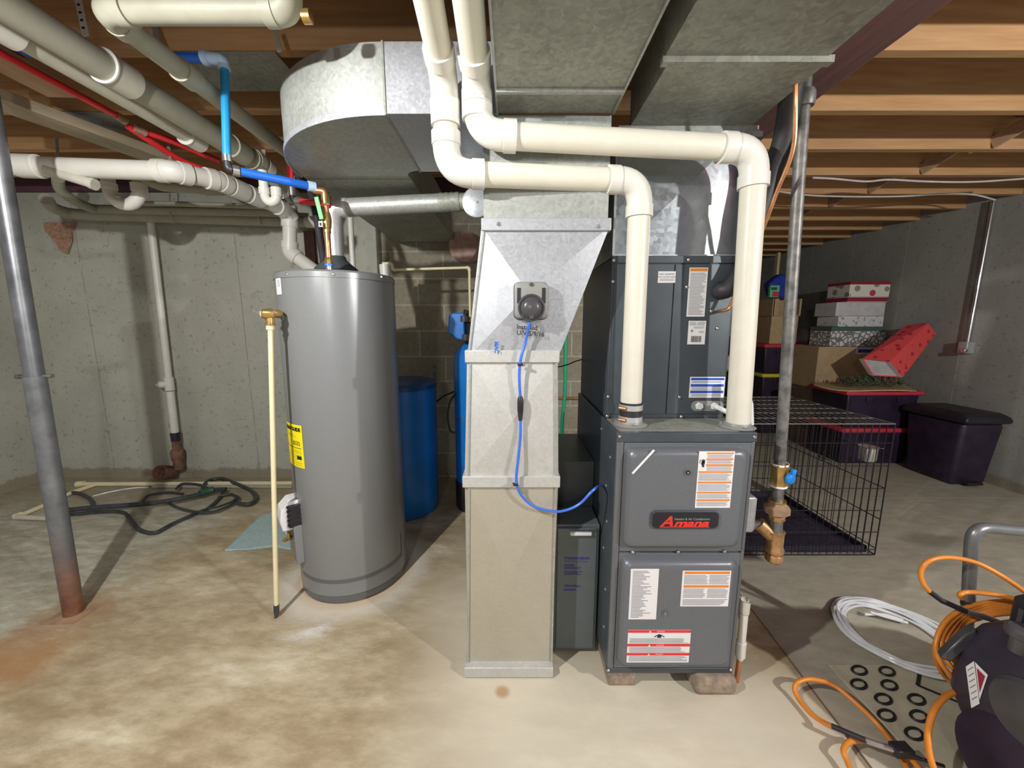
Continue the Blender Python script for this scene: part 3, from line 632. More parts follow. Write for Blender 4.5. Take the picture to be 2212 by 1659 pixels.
c = S(1557, 628, CY); MB().lathe([(.032, 0), (.032, .004), (.024, .004)], c, (0, -1, 0), 28).build('line_grommet', 'rubber', cc)
screws([S(x, y, CY-.005) for x, y in ((1326, 562), (1324, 608), (1314, 857), (1312, 899), (1488, 561), (1484, 620), (1468, 858), (1472, 900), (1537, 672), (1550, 709), (1444, 907))], cc, r=.005)
# supply plenum
sp_ = thing('supply_plenum', (.56, 1.6, 1.515), 'shiny cross-creased galvanized plenum above the coil cabinet', 'duct')
mb = MB(); c = [(.350, 1.385, 1.520), (.772, 1.385, 1.520), (.772, 1.385, 1.925), (.357, 1.385, 1.925)]; xpanel(mb, c, .012)
bk = [(x, 1.88, z) for x, y, z in c]; mb.add(c+bk, [(0, 4, 7, 3), (1, 2, 6, 5), (4, 5, 6, 7), (3, 7, 6, 2), (0, 1, 5, 4)]); mb.build('plenum_body', 'galv_mirror', sp_, smooth=0)
MB().box(.346, .353, 1.380, 1.39, 1.52, 1.925).box(.346, .775, 1.378, 1.386, 1.519, 1.526).build('corner_seam', 'galv_bright', sp_)
a = S(1345, 262, 1.372); MB().box(.345, .800, 1.360, 1.386, 1.892, 1.925).box(.765, .800, 1.352, 1.36, 1.895, 1.91).build('flange', 'galv', sp_)
a = S(1638, 290, 1.35); MB().box(a.x-.018, a.x+.012, 1.345, 1.351, a.z-.008, a.z+.008).box(a.x-.014, a.x+.010, 1.346, 1.351, a.z-.032, a.z-.018).build('foil_tape', 'chrome', sp_)
# ------------------------------------------------------------------ pvc vent pipes
A = [V((.404, 1.28, FZ1+.012)), V((.398, 1.275, 1.727)), V((-.188, 1.198, 1.722)), V((-.189, 1.190, 1.965)), V((-.185, .45, 2.13))]
pa = pipe_run('vent_pipe', 'thick cream PVC pipe rising from the furnace\'s left, passing under the other', 'pipe', A, .0345, 'pvc_cream', 'pvc', 2.1)
mb = MB().tube([(.404, 1.28, .960), (.404, 1.28, 1.028)], .0372, 28)
mb.build('rubber_coupling', 'rubber', pa)
for z in (.972, 1.012):
    m2 = MB().tube([(.404, 1.28, z-.009), (.404, 1.28, z+.009)], .039, 28); m2.tube([(.360, 1.262, z), (.378, 1.246, z)], .006, 10, m=1).build('hose_clamp', ['chrome', 'copper'], pa)
B = [V((.755, 1.25, FZ1+.008)), V((.728, 1.245, 1.805)), V((-.098, 1.192, 1.822)), V((-.0985, 1.190, 1.955)), V((-.095, .45, 2.11))]
pb = pipe_run('vent_pipe', 'thick cream PVC pipe rising from the furnace\'s right, topmost of the two', 'pipe', B, .036, 'pvc_cream', 'pvc', 2.1)
MB().tube([(-.1885, 1.194, 1.845), (-.1889, 1.192, 1.90)], .041, 24).build('coupling', 'pvc', pa)
MB().tube([(.812, 1.275, .95), (.806, 1.28, 1.02), (.785, 1.30, 1.10)], .012, 14).build('condensate_tube', 'clear_tube', pb)
# ------------------------------------------------------------------ uv lamp and cord
uv = thing('uv_lamp_unit', S(1148, 692, Yd-.03), 'grey ultraviolet lamp housing mounted on the tall duct', 'lamp unit')
a, b = S(1111, 610, Yd-.03), S(1182, 689, Yd-.03); y0 = Yd-.012
def rr(ins, y, rad=.016): return rrect(a.x+ins, b.x-ins, b.z+ins, a.z-ins, rad, y)
MB().rings([rr(-.002, y0), rr(-.002, y0-.008)]).build('gasket', 'black', uv)
MB().rings([rr(0, y0-.008), rr(0, y0-.035), rr(.004, y0-.043, .014), rr(.012, y0-.046, .010)]).build('housing', 'grey_plastic', uv)
W, H = b.x-a.x, a.z-b.z; fx = lambda t: a.x+W*t; fz = lambda t: a.z-H*t; yf = y0-.0465
for g_ in (.08, .81): MB().box(fx(g_), fx(g_+.11), yf-.001, yf+.002, fz(.58), fz(.17)).build('side_grip', 'black', uv, bevel=.001)
c = V((fx(.5), yf, fz(.70))); MB().lathe([(W*.40, -.002), (W*.40, .002), (W*.36, .003), (W*.33, .001)], c, (0, -1, 0), 36).build('socket_ring', 'dark_plastic', uv)
MB().lathe([(W*.31, 0), (W*.30, .010), (W*.26, .018), (W*.17, .023), (.002, .025)], c, (0, -1, 0), 32).box(c.x-W*.06, c.x+W*.06, yf-.02, yf, fz(1.0), fz(.82)).build('lamp_cap', 'dark_plastic', uv)
MB().lathe([(.006, 0), (.006, .002), (.003, .002)], V((fx(.5), yf, fz(.08))), (0, -1, 0), 14).lathe([(.005, 0), (.005, .003)], V((fx(.24), yf, fz(.92))), (0, -1, 0), 12).lathe([(.005, 0), (.005, .003)], V((fx(.78), yf, fz(.92))), (0, -1, 0), 12).build('screw', 'dark_plastic', uv)
cb = thing('power_cord', S(1127, 900, 1.23), 'blue cord hanging from the lamp unit down the tall duct to the furnace', 'cord')
p1 = [S(*p) for p in ((1144, 685, 1.215), (1143, 700, 1.212), (1136, 735, 1.23), (1126, 770, 1.229), (1122, 800, 1.230), (1122, 830, 1.229), (1124, 858, 1.229))]
p2 = [S(*p) for p in ((1124, 905, 1.229), (1124, 940, 1.229), (1120, 985, 1.229), (1116, 1020, 1.230), (1116, 1045, 1.230), (1125, 1068, 1.229), (1150, 1092, 1.229), (1185, 1103, 1.229), (1215, 1104, 1.229), (1250, 1090, 1.229), (1278, 1062, 1.229), (1292, 1051, 1.26), (1303, 1050, 1.34))]
MB().tube(spline(p1), .0046, 10).tube(spline(p2), .0046, 10).build('cable', 'cord_blue', cb)
a, b = S(1124, 856, 1.228), S(1124, 908, 1.228)
MB().tube([a, a.lerp(b, .08), a.lerp(b, .2), a.lerp(b, .6), a.lerp(b, .64), a.lerp(b, .68), b], [.006, .009, .010, .010, .0085, .009, .006], 14).build('connector', 'black', cb)
for x, y in ((1125, 788), (1113, 1047)):
    a = S(x, y, 1.228); MB().box(a.x-.010, a.x+.010, a.y-.004, a.y+.008, a.z-.004, a.z+.004).lathe([(.005, 0), (.004, .004)], a+V((.010 if x > 1120 else -.010, -.004, 0)), (0, -1, 0), 10, 1).build('cable_clip', ['black', 'steel'], cb)
# ------------------------------------------------------------------ gas pipe
g0, g1 = S(1671, 1208, 1.27), S(1736, 225, 1.25)
def gp(y, Y=None):
    t = (y-1208)/(225-1208); x = 1671+(1736-1671)*t; return S(x, y, 1.27+(1.25-1.27)*t)
gr = thing('gas_pipe', g0, 'black iron gas pipe with a blue-handled valve, right of the furnace', 'pipe')
gt = g1+(g1-gp(400)).normalized()*.55
MB().tube([gp(1118), g1, gt], .0172, 24).build('riser', 'iron', gr)
MB().tube([gp(232), gp(225), gp(205), gp(196)], [.026, .029, .029, .024], 20).build('reducer', 'iron', gr)
MB().tube([gp(1048), gp(1042), gp(1035), gp(1012), gp(1006), gp(1000)], [.026, .029, .026, .026, .029, .027], 8).tube([gp(1050), gp(1046)], .027, 20, m=1).tube([gp(1004), gp(1000)], .027, 20, m=1).build('valve_body', ['brass', 'white'], gr)
c = gp(1026)+V((.012, -.028, 0)); MB().lathe([(.017, 0), (.020, .004), (.018, .012), (.010, .016)], c, (.3, -1, 0), 20).bar(c+V((.003, -.008, 0)), c+V((.012, -.008, .034)), .014, .012).build('valve_handle', 'handle_blue', gr, bevel=.003)
MB().tube([gp(1082), gp(1080)], .027, 20, m=1).tube([gp(1118), gp(1110), gp(1106), gp(1094), gp(1090), gp(1084)], [.024, .028, .040, .040, .030, .026], 8).tube([gp(1120), gp(1117)], .027, 18, m=1).build('union', ['rust_tan', 'brass'], gr)
MB().tube([gp(1150), gp(1118)], .021, 20).build('nipple', 'iron', gr)
MB().tube([gp(1190), gp(1186), gp(1178), gp(1150), gp(1147)], [.030, .031, .026, .028, .031], 20).tube([gp(1162), gp(1162)+V((-.05, .02, .045))], .024, 16).build('tee', 'old_brass', gr)
MB().tube([gp(1162)+V((-.045, .018, .040)), V((FX1, 1.31, .565))], .018, 16).build('branch', 'iron', gr)
MB().tube([gp(1196), gp(1190)], .023, 18).tube([gp(1212), gp(1208), gp(1198), gp(1196)], [.022, .028, .028, .026], 18).build('drip_cap', 'old_brass', gr)
# refrigerant lines
pts = [S(1738, -30, 1.12), S(1735, 20, 1.13), S(1722, 120, 1.19), S(1706, 220, 1.24), S(1692, 300, 1.28), S(1668, 370, 1.31), S(1640, 460, 1.32), S(1618, 540, 1.33), S(1598, 590, 1.33), S(1575, 622, 1.33), S(1558, 628, 1.345), S(1557, 628, 1.372)]
tag(MB().tube(spline(pts, 6), .029, 22).build('insulated_line', 'rubber'), 'thick black insulated refrigerant line curving into the coil cabinet', 'pipe')
pts = [S(1712, 60, 1.10), S(1712, 105, 1.12), S(1718, 150, 1.14), S(1718, 225, 1.15), S(1716, 300, 1.17), S(1705, 350, 1.19), S(1680, 410, 1.22), S(1650, 490, 1.26), S(1620, 560, 1.30), S(1590, 632, 1.32), S(1575, 665, 1.32), S(1560, 671, 1.335), S(1553, 672, 1.37)]
tag(MB().tube(spline(pts, 6), .0058, 10).build('copper_line', 'copper'), 'thin copper refrigerant line bending down beside the thick black line', 'pipe')
pts = [S(1716, 88, 1.08), S(1733, 98, 1.10), S(1735, 125, 1.12), S(1728, 150, 1.14), S(1722, 185, 1.15)]
tag(MB().tube(spline(pts, 6), .003, 8).build('wire', 'wire_bright'), 'thin silver wire strapped round the pipes under the beam', 'wire')
# condensate stub
a, b = S(1598, 1422, 1.22), S(1610, 1296, 1.20)
cs = thing('condensate_stub', a, 'short open white pipe standing at the furnace\'s right foot', 'pipe')
def la(t): return a.lerp(b, t)
MB().tube([la(.12), la(.97)], .0135, 20).build('pipe', 'pvc', cs)
MB().tube([la(.80), la(1)], .0165, 20, caps=False).tube([la(.80), la(1)], .0135, 20, caps=False).tube([la(.8), la(.81)], .0165, 20).build('open_socket', 'pvc_old', cs)
MB().tube([la(.05), la(.30)], .0168, 20).tube([la(0), la(.07)], .012, 16).build('trap_fitting', 'pvc', cs)
MB().tube([la(.0), V((a.x-.004, a.y, 0.0))], .009, 14).build('rusty_outlet', 'copper', cs)
# ------------------------------------------------------------------ water heater
HC = V((-.819, 1.857, 0)); HR = .255
wh = thing('water_heater', HC, 'tall grey cylindrical water heater with a yellow energy label', 'water heater')
MB().lathe([(HR-.003, .012), (HR-.003, .055)], HC, n=72).build('base_ring', 'tank_dark', wh)
MB().lathe([(HR-.006, .045), (HR, .047), (HR, 1.482), (HR-.006, 1.484)], HC, n=72).build('tank_jacket', 'tank_grey', wh)
MB().lathe([(HR+.003, 1.478), (HR+.003, 1.500), (HR-.004, 1.508), (HR-.012, 1.510)], HC, n=72).build('top_cap', 'tank_grey', wh)
def onh(px, py, dr=0):
    """where a sight line meets the tank wall"""
    d = ray(px, py); ax, ay = EYE.x-HC.x, EYE.y-HC.y; r = HR+dr
    A_ = d.x**2+d.y**2; B_ = 2*(ax*d.x+ay*d.y); C_ = ax*ax+ay*ay-r*r; D = max(0, B_*B_-4*A_*C_)
    t = (-B_-math.sqrt(D))/(2*A_); return EYE+d*t
def cyl_pt(ang, z, dr=0): return V((HC.x+(HR+dr)*math.cos(ang), HC.y+(HR+dr)*math.sin(ang), z))
def angof(p): return math.atan2(p.y-HC.y, p.x-HC.x)
def patch(mb, a0, a1, z0, z1, dr, m=0, n=12):
    k = len(mb.v)
    for i in range(n+1):
        a = a0+(a1-a0)*i/n; mb.v += [cyl_pt(a, z0, dr), cyl_pt(a, z1, dr)]
    for i in range(n): mb.f.append([k+2*i, k+2*i+2, k+2*i+3, k+2*i+1]); mb.m.append(m)
aR = angof(onh(655, 960)); aR2 = aR; wdt = .165
aL = aR-wdt/HR; zt = onh(655, 920).z-.0; zb = onh(656, 1012).z
mb = MB(); patch(mb, aL, aR, zb, zt, .0015)
def el(x, y, dr=.0025): return cyl_pt(aR-(wdt-x)/HR, zt-y, dr)
mb.text('ENERGYGUIDE', .0215, lambda x, y: el(x+.012, .022-y), 1, off=.0012)
mb.text('$325', .026, lambda x, y: el(x+.095, .085-y), 1)
h_ = zt-zb
for y, x0, x1, t in ((.106, .01, .155, .0022), (.048, .02, .10, .0009), (.055, .02, .12, .0009), (.120, .07, .15, .0008), (.127, .07, .15, .0008), (.14, .02, .15, .0009), (.15, .02, .11, .0009), (.162, .02, .12, .0008), (.175, .02, .15, .0009), (.185, .02, .15, .0009)):
    if y < h_-.005: patch(mb, aR-(wdt-x0)/HR, aR-(wdt-x1)/HR, zt-y-t/2, zt-y+t/2, .0025, 1, 6)
patch(mb, aR-(wdt-.118)/HR, aR-(wdt-.150)/HR, zt-.150-.008, zt-.150+.008, .0026, 1, 4)
mb.build('energy_label', ['yellow', 'ink'], wh, smooth=0)
aR = angof(onh(608, 615)); z1_, z0_ = onh(605, 599).z, onh(606, 636).z
mb = MB(); patch(mb, aR-.20, aR, z0_, z1_, .0015)
for k in range(5): patch(mb, aR-.12, aR-.04, z1_-.012-k*.006, z1_-.010-k*.006, .0022, 1, 3)
mb.build('serial_label', ['white', 'print'], wh, smooth=0)
# clear warning panel with dark border at the foot
mb = MB(); a0, a1 = angof(onh(668, 1230)), angof(onh(868, 1190)); zc = onh(740, 1256).z
patch(mb, a0-.25, a1, zc-.010, zc+.008, .0012, 0, 30); patch(mb, a1-.03, a1, zc, zc+.12, .0014, 0, 3); mb.build('dark_label_border', 'tank_dark', wh)
screws([onh(618, 592, .003), onh(720, 592, .003), onh(824, 598, .003)], wh, r=.005)
c = onh(612, 682); MB().lathe([(.030, -.01), (.030, .003), (.016, .003)], cyl_pt(angof(c)-.1, c.z, 0), (cyl_pt(angof(c)-.1, 0)-HC), 24).build('valve_collar', 'tank_grey', wh)
# burner cover and gas control on the left
ga = angof(onh(650, 1090))-.30
nd = (cyl_pt(ga, 0)-HC).normalized(); td = V((-nd.y, nd.x, 0))
def obox(mb, c, wd, dp, ht, m=0):
    b_ = [c+td*(-wd/2), c+td*(wd/2), c+td*(wd/2)+nd*dp, c+td*(-wd/2)+nd*dp]
    mb.hexa(b_, [p+V((0, 0, ht)) for p in b_], m); return mb
zc0, zc1 = S(620, 1118, 1.75).z, S(620, 1062, 1.75).z
c0 = cyl_pt(ga, zc0, -.01); q0 = [c0-td*.05, c0+td*.05]
mb = MB(); pro = [(0, 0), (.075, 0), (.082, .05), (.075, zc1-zc0-.035), (.04, zc1-zc0), (0, zc1-zc0)]
mb.rings([[c0+td*s_+nd*x+V((0, 0, z)) for x, z in pro] for s_ in (-.05, .05)])
gc_ = mb.build('gas_control', 'white', wh, bevel=.004)
MB_k = MB(); obox(MB_k, c0+V((0, 0, .015))+td*.056, .02, .05, zc1-zc0-.03)
for k in range(5): obox(MB_k, c0+V((0, 0, .025+k*.022))+td*.062, .02, .055, .006)
MB_k.build('control_knob', 'black', gc_)
obox(MB(), cyl_pt(ga-.05, onh(660, 1215).z, -.01), .16, .035, .19).build('burner_cover', 'tank_grey', wh, bevel=.004)
mb = MB(); g_ = S(624, 1165, 1.68); mb.tube([S(636, 1160, 1.72), S(622, 1163, 1.68), S(612, 1168, 1.66)], [.011, .011, .008], 12); mb.tube([S(624, 1150, 1.68), S(624, 1166, 1.68)], .008, 12); mb.build('gas_inlet', 'brass', wh)
mb = MB()
for k in range(4): mb.tube(spline([S(628-3*k, 1118, 1.70), S(618+4*k, 1135, 1.69), S(617+5*k, 1148, 1.69), S(626, 1160, 1.70)], 6), .0022, 6)
mb.build('igniter_wire', 'white', wh)
# vent hood and flue
zt_ = 1.510; c = V((HC.x, HC.y, zt_))
MB().lathe([(.098, .022), (.092, .034), (.066, .055), (.048, .072), (.042, .088)], c, n=36).build('draft_hood', 'furnace_dark', wh)
mb = MB()
for an in (40, 160, 280): mb.tube([c+V((.085*math.cos(R(an)), .085*math.sin(R(an)), -.002)), c+V((.085*math.cos(R(an)), .085*math.sin(R(an)), .03))], .006, 8)
mb.build('hood_leg', 'steel', wh)
fl = thing('flue_pipe', c+V((0, 0, .09)), 'shiny metal flue elbowing right from the top of the water heater', 'pipe')
zf = S(735, 450, 1.857).z; e_ = V((HC.x, HC.y, zf)); endp = S(1030, 434, 1.84)
MB().tube([c+V((0, 0, .086)), c+V((0, 0, .18)), c+V((0, 0, .186)), e_-V((0, 0, .07))], [.038, .038, .040, .040], 32).build('riser', 'chrome', fl)
dh = (endp-e_).normalized()
els = fillet([e_-V((0, 0, .075)), e_, e_+dh*.075], .072, 4)
MB().tube(els, .041, 28).build('elbow', 'chrome', fl, smooth=10)
MB().tube([e_+dh*.07, e_+dh*.50], .0395, 32).build('horizontal_pipe', 'galv', fl)
mb = MB(); prof = []
for i in range(9): prof.append((.0395+(.003 if i % 2 else 0), .49+.012*i))
mb.tube([e_+dh*h for r, h in prof], [r for r, h in prof], 28); mb.build('crimped_joint', 'galv_old', fl)
MB().tube([e_+dh*.585, e_+dh*.80], .037, 28).build('end_pipe', 'galv_old', fl)
c = S(1030, 437, 1.74); MB().lathe([(.062, -.012), (.062, .004), (.055, .007), (.006, .009), (.005, .014)], c, (0, -1, 0), 32).build('end_cap', 'galv_bright', fl)
# copper riser + blue pex (cold)
cr = thing('copper_riser', S(711, 576, 1.68), 'copper cold-water riser on the water heater with a green lever valve', 'pipe')
k0, k1 = S(711, 574, 1.68), S(702, 418, 1.68)
kp = lambda y: k0.lerp(k1, (574-y)/(574-418))
MB().tube([kp(572), kp(445)], .012, 16).build('pipe', 'copper', cr)
MB().tube([k0-V((0, 0, .03)), kp(573)], .014, 14).build('nipple', 'steel', cr)
MB().tube([kp(575), kp(570)], .0185, 16).build('blue_washer', 'cord_blue', cr)
MB().tube([kp(569), kp(560), kp(556)], [.018, .018, .014], 8).build('fitting', 'brass', cr)
MB().tube([kp(502), kp(492)], .015, 16).build('fitting', 'brass', cr)
MB().tube([kp(440), kp(428), kp(420)], [.015, .0155, .0155], 16).build('fitting', 'brass', cr)
MB().tube(fillet([kp(425), kp(414), kp(414)+V((-.045, 0, .006))], .012), .014, 14).build('elbow', 'copper', cr)
MB().tube([kp(492), kp(478), kp(470), kp(458)], [.017, .020, .020, .016], 14).build('valve_body', 'brass', cr)
a, b = S(695, 474, 1.645), S(683, 425, 1.64); MB().bar(a, b, .018, .005, up=(0, -1, 0)).build('valve_lever', 'handle_green', cr, bevel=.002)
a = S(693, 484, 1.645); MB().box(a.x-.008, a.x+.008, a.y-.002, a.y+.002, a.z-.011, a.z+.011).box(a.x-.004, a.x+.004, a.y-.003, a.y-.002, a.z-.007, a.z+.005, 1).build('tag', ['white', 'ink'], cr)
# blue pex
bx0, bx1 = S(678, 404, 1.675), S(520, 371, 1.52)
bp_ = thing('blue_pex_pipe', bx1, 'bright blue PEX water line, vertical then running right to the copper riser', 'pipe')
MB().tube([bx0, bx1], .0155, 18).build('horizontal_pipe', 'pex_blue', bp_)
MB().tube([bx0+(bx1-bx0).normalized()*-.006, bx0+(bx1-bx0).normalized()*.022], .0195, 18).build('end_ring', 'ring_blue', bp_)
v0, v1 = S(490, 338, 1.50), S(485, 150, 1.50)
MB().tube([v0, v1], .0135, 18).build('vertical_pipe', 'pex_cyan', bp_)
MB().tube([v0+V((0, 0, .004)), v0-V((0, 0, .018))], .0155, 18).tube([bx1-(bx0-bx1).normalized()*.004, bx1+(bx0-bx1).normalized()*-.024], .0185, 18).build('crimp_ring', 'steel', bp_)
MB().tube(fillet([v0-V((0, 0, .015)), S(492, 364, 1.505), bx1-(bx0-bx1).normalized()*.02], .02), .013, 12).build('elbow', 'black', bp_)
MB().tube(fillet([v1, v1+V((-.002, 0, .03)), v1+V((-.05, 0, .035))], .02), .019, 14).tube([v1+V((-.05, 0, .035)), v1+V((-.07, 0, .035))], .023, 14).build('top_elbow', 'ring_blue', bp_)
MB().tube([v1+V((-.06, 0, .035)), v1+V((-.24, 0, .038))], .0155, 14).build('upper_pipe', 'pex_blue', bp_)
# red pex (hot)
r0, r1 = S(625, 330, 1.86), S(630, 408, 1.86)
rp = thing('red_pex_pipe', S(634, 433, 1.86), 'short bright red PEX line elbowing right behind the green lever', 'pipe')
MB().tube([r0, r1], .0125, 16).build('vertical_pipe', 'pex_red', rp)
MB().tube([r1+V((0, 0, .006)), r1-V((0, 0, .03))], .0155, 16).tube([S(640, 434, 1.86), S(652, 435, 1.85)], .017, 16).build('crimp_ring', 'steel', rp)
MB().tube(fillet([r1-V((0, 0, .025)), S(633, 432, 1.86), S(643, 434, 1.86)], .015), .013, 12).build('elbow', 'black', rp)
MB().tube([S(650, 435, 1.85), S(710, 441, 1.80)], .0125, 16).build('horizontal_pipe', 'pex_red', rp)
pts = [S(640, 375, 2.0), S(668, 405, 1.97), S(680, 450, 1.93), S(691, 510, 1.90), S(698, 560, 1.86), S(699, 574, 1.84)]
tag(MB().tube(spline(pts, 8), .016, 16).build('insulated_hose', 'rubber'), 'black insulated tube running down behind the green lever valve', 'hose')
# relief valve pipe
tv = thing('relief_valve', S(597, 1325, 1.53), 'brass relief valve with a long cream discharge pipe left of the water heater', 'valve')
d0, d1 = S(584, 700, 1.56), S(597, 1306, 1.53)
MB().tube([d0, d1], .0098, 18).build('discharge_pipe', 'cpvc', tv)
MB().tube([d1, d1.lerp(d0, -.03)], .0115, 16).tube([d1.lerp(d0, -.03), d1.lerp(d0, -.055)+V((-.004, 0, 0))], [.010, .006], 12).build('end_tip', 'hose_black', tv)
MB().tube([S(584, 712, 1.56), S(584, 702, 1.56)], .015, 18).build('adapter', 'cpvc', tv)
MB().tube([S(584, 702, 1.56), S(584, 699, 1.56)], .021, 12).tube([S(584, 699, 1.56), S(583, 684, 1.56)], .017, 16).tube([S(563, 678, 1.54), S(570, 678, 1.545), S(588, 678, 1.56), S(592, 678, 1.57), S(600, 678, 1.60), S(606, 678, 1.66)], [.013, .020, .020, .013, .018, .014], 16).build('valve_body', 'brass', tv)
MB().tube([S(584, 697, 1.56), S(584, 694, 1.56)], .0155, 16).build('thread_tape', 'ring_blue', tv)
MB().lathe([(.0135, 0), (.011, .003)], S(565, 678, 1.538), (-1, -.3, 0), 16).build('inspection_disc', 'white', tv)
MB().tube([S(564, 679, 1.54), S(556, 675, 1.53), S(548, 669, 1.525)], .0035, 8).tube([S(561, 675, 1.54), S(554, 672, 1.53), S(545, 672, 1.525)], .0028, 8).build('lever', 'steel', tv)
# ------------------------------------------------------------------ pipes on the left
XP = -1.31
def along(X, z, y): return V((X, y, z))
d1_ = pipe_run('drain_pipe', 'thickest grey drain pipe running back below the joists at upper left', 'pipe', [along(XP, 2.10, .35), along(XP, 2.11, 2.15), along(XP+.02, 2.03, 2.42)], .044, 'pvc_grey', 'pvc_old', 1.2, couplings=())
for y in (1.42, 1.98, 2.12):
    MB().tube([(XP, y-.045, 2.107), (XP, y+.045, 2.107)], .051, 28).build('coupling', 'pvc_old' if y < 1.5 else 'pvc_grey', d1_)
MB().tube([(XP, 1.372, 2.107), (XP, 1.377, 2.107)], .053, 28).build('glue_rim', 'pvc', d1_)
d2_ = pipe_run('drain_pipe', 'white drain pipe left of the thickest one, with two fittings near the top corner', 'pipe', [along(-1.45, 2.125, .35), along(-1.45, 2.125, 1.95)], .034, 'pvc_old', 'pvc', 1.2)
for y, L_ in ((1.05, .03), (1.23, .035), (1.90, .04)):
    MB().tube([(-1.45, y-L_, 2.12), (-1.45, y+L_, 2.12)], .041, 24).tube([(-1.45, y-L_-.004, 2.12), (-1.45, y-L_, 2.12)], .043, 24).build('coupling', 'pvc', d2_)
d3_ = pipe_run('drain_pipe', 'slimmer grey drain pipe nearest the ducts, elbowing across at the top', 'pipe', [V((-.55, 1.06, 2.18)), V((-.565, 1.115, 2.078)), V((-1.04, 1.115, 2.078)), V((-1.14, 2.3, 2.15))], .030, 'pvc_grey', 'pvc_grey', 1.3, couplings=((2, .24),))
MB().lathe([(.016, 0), (.016, .02), (.012, .022)], S(655, 36, 1.1), (1, 0, 0), 12).build('brass_plug', 'brass', d3_)
# white horizontal drain
H0 = [S(-25, 356, 1.95), S(372, 370, 1.97), S(470, 390, 2.15), S(612, 452, 2.64), S(626, 470, 2.68), S(626, 545, 2.68), S(700, 600, 2.68)]
d4_ = pipe_run('drain_pipe', 'bright white drain pipe from the left post bending back and down behind the heater', 'pipe', H0, .043, 'pvc', 'pvc', 1.0, couplings=((0, .22), (2, .25), (2, .5), (3, .5)))
a = S(100, 366, 1.93); b = S(196, 396, 1.95)
MB().tube([a, b], .022, 20).tube([b, b+(b-a).normalized()*.02], .026, 20).build('wye_branch', 'pvc_old', d4_)
# p traps
def ptrap(label_, P0, P1, dz, r, Y):
    a, b = S(*P0, Y), S(*P1, Y); lo = (a+b)/2; rad_ = (b.x-a.x)/2; n = 14
    pts = [a+V((0, 0, .11))]+[V((lo.x-rad_*math.cos(R(180*i/n)), Y, a.z-rad_*math.sin(R(180*i/n))*dz)) for i in range(n+1)]+[b+V((0, 0, .02))]
    t = thing('p_trap', lo-V((0, 0, rad_)), label_, 'pipe'); MB().tube(pts, r, 20).build('bend', 'pvc', t)
    MB().tube([a+V((0, 0, .0)), a+V((0, 0, .03))], r*1.18, 20).build('slip_nut', 'pvc', t); MB().tube([b-V((0, 0, .01)), b+V((0, 0, .03))], r*1.18, 20).build('slip_nut', 'pvc', t)
    return t, a, b
t1, a1, b1 = ptrap('white U-shaped trap hanging below the bright white pipe near the left wall', (236, 408), (301, 410), 1, .031, 2.25)
pp = [b1+V((0, 0, .03)), b1+V((.01, .0, .06)), S(350, 402, 2.27), S(480, 412, 2.4)]
MB().tube(fillet(pp, .04), .027, 18).build('outlet_pipe', 'pvc_grey', t1)
t2, a2, b2 = ptrap('small white U-shaped trap hanging near the red vertical pipe', (572, 420), (598, 420), 1.2, .022, 2.05)
# long grey pipes along back wall
for nm, pts, r in (('upper grey pipe hugging the back wall under the ceiling, behind the traps', [S(125, 385, 2.6), S(135, 415, 2.7), S(190, 447, 2.85), S(260, 453, 2.92), S(640, 460, 2.92)], .030),
                   ('lower grey pipe hugging the back wall under the ceiling, above the wall stack', [S(100, 430, 2.7), S(118, 450, 2.8), S(170, 463, 2.93), S(300, 468, 2.97), S(700, 481, 2.97)], .036),
                   ('short dull white pipe along the back wall above the two grey pipes', [S(310, 440, 2.86), S(400, 441, 2.86), S(640, 449, 2.86)], .017)):
    t = thing('wall_pipe', pts[-1], nm, 'pipe'); MB().tube(spline(pts, 6), r, 18).build('pipe', 'pvc_grey', t)
    if r == .036: MB().tube([S(662, 479.5, 2.97), S(684, 480.5, 2.97)], .040, 18).build('coupling', 'pvc', t)
    mb = MB()
    for px in (380, 565):
        c = S(px, pts and (470 if r == .036 else 455), 2.95); mb.tube([c+V((0, 0, .30)), c+V((0, -.05, .02)), c+V((0, -.02, -.05)), c+V((0, .03, -.04))], .004, 8)
    if r == .036: mb.build('hanger_hook', 'wire_bright', t)
# wall stack
ws = thing('wall_stack_pipe', S(378, 1010, 3.0), 'thin white drain stack on the concrete wall with a rusty iron foot', 'pipe')
wp = lambda y: S(326+(378-326)*(y-483)/(934-483), y, 3.03)
MB().tube([wp(470), wp(815)], .023, 20).build('upper_pipe', 'pvc', ws); MB().tube([wp(845), wp(934)], .0265, 20).build('lower_pipe', 'pvc', ws)
c = wp(829); mb = MB().tube([wp(843), wp(815)], .031, 20).tube([c, c+V((-.04, -.045, 0))], .026, 18); mb.build('cleanout_tee', 'pvc', ws)
MB().tube([c+V((-.039, -.044, 0)), c+V((-.046, -.052, 0))], .022, 8).box(c.x-.054, c.x-.042, c.y-.062, c.y-.05, c.z-.008, c.z+.008).build('cleanout_plug', 'pvc_old', ws)
MB().tube([wp(952), wp(934)], .032, 20).tube([wp(940), wp(936)], .034, 20).build('rubber_coupling', 'black', ws)
MB().tube([wp(972), wp(952)], .029, 20).tube([wp(992), wp(985), wp(975), wp(970)], [.042, .046, .046, .037], 20).tube([wp(1012), wp(990)], .037, 20).build('iron_hub', 'rust', ws)
c = S(352, 1018, 2.95); MB().tube([c+V((0, .05, -.03)), c+V((0, -.03, .0))], [.055, .060], 18).lathe([(.045, 0), (.045, .012), (.012, .014), (.012, .026)], c+V((0, -.03, .0)), (0, -1, 0), 18).build('floor_cleanout', 'rust', ws)
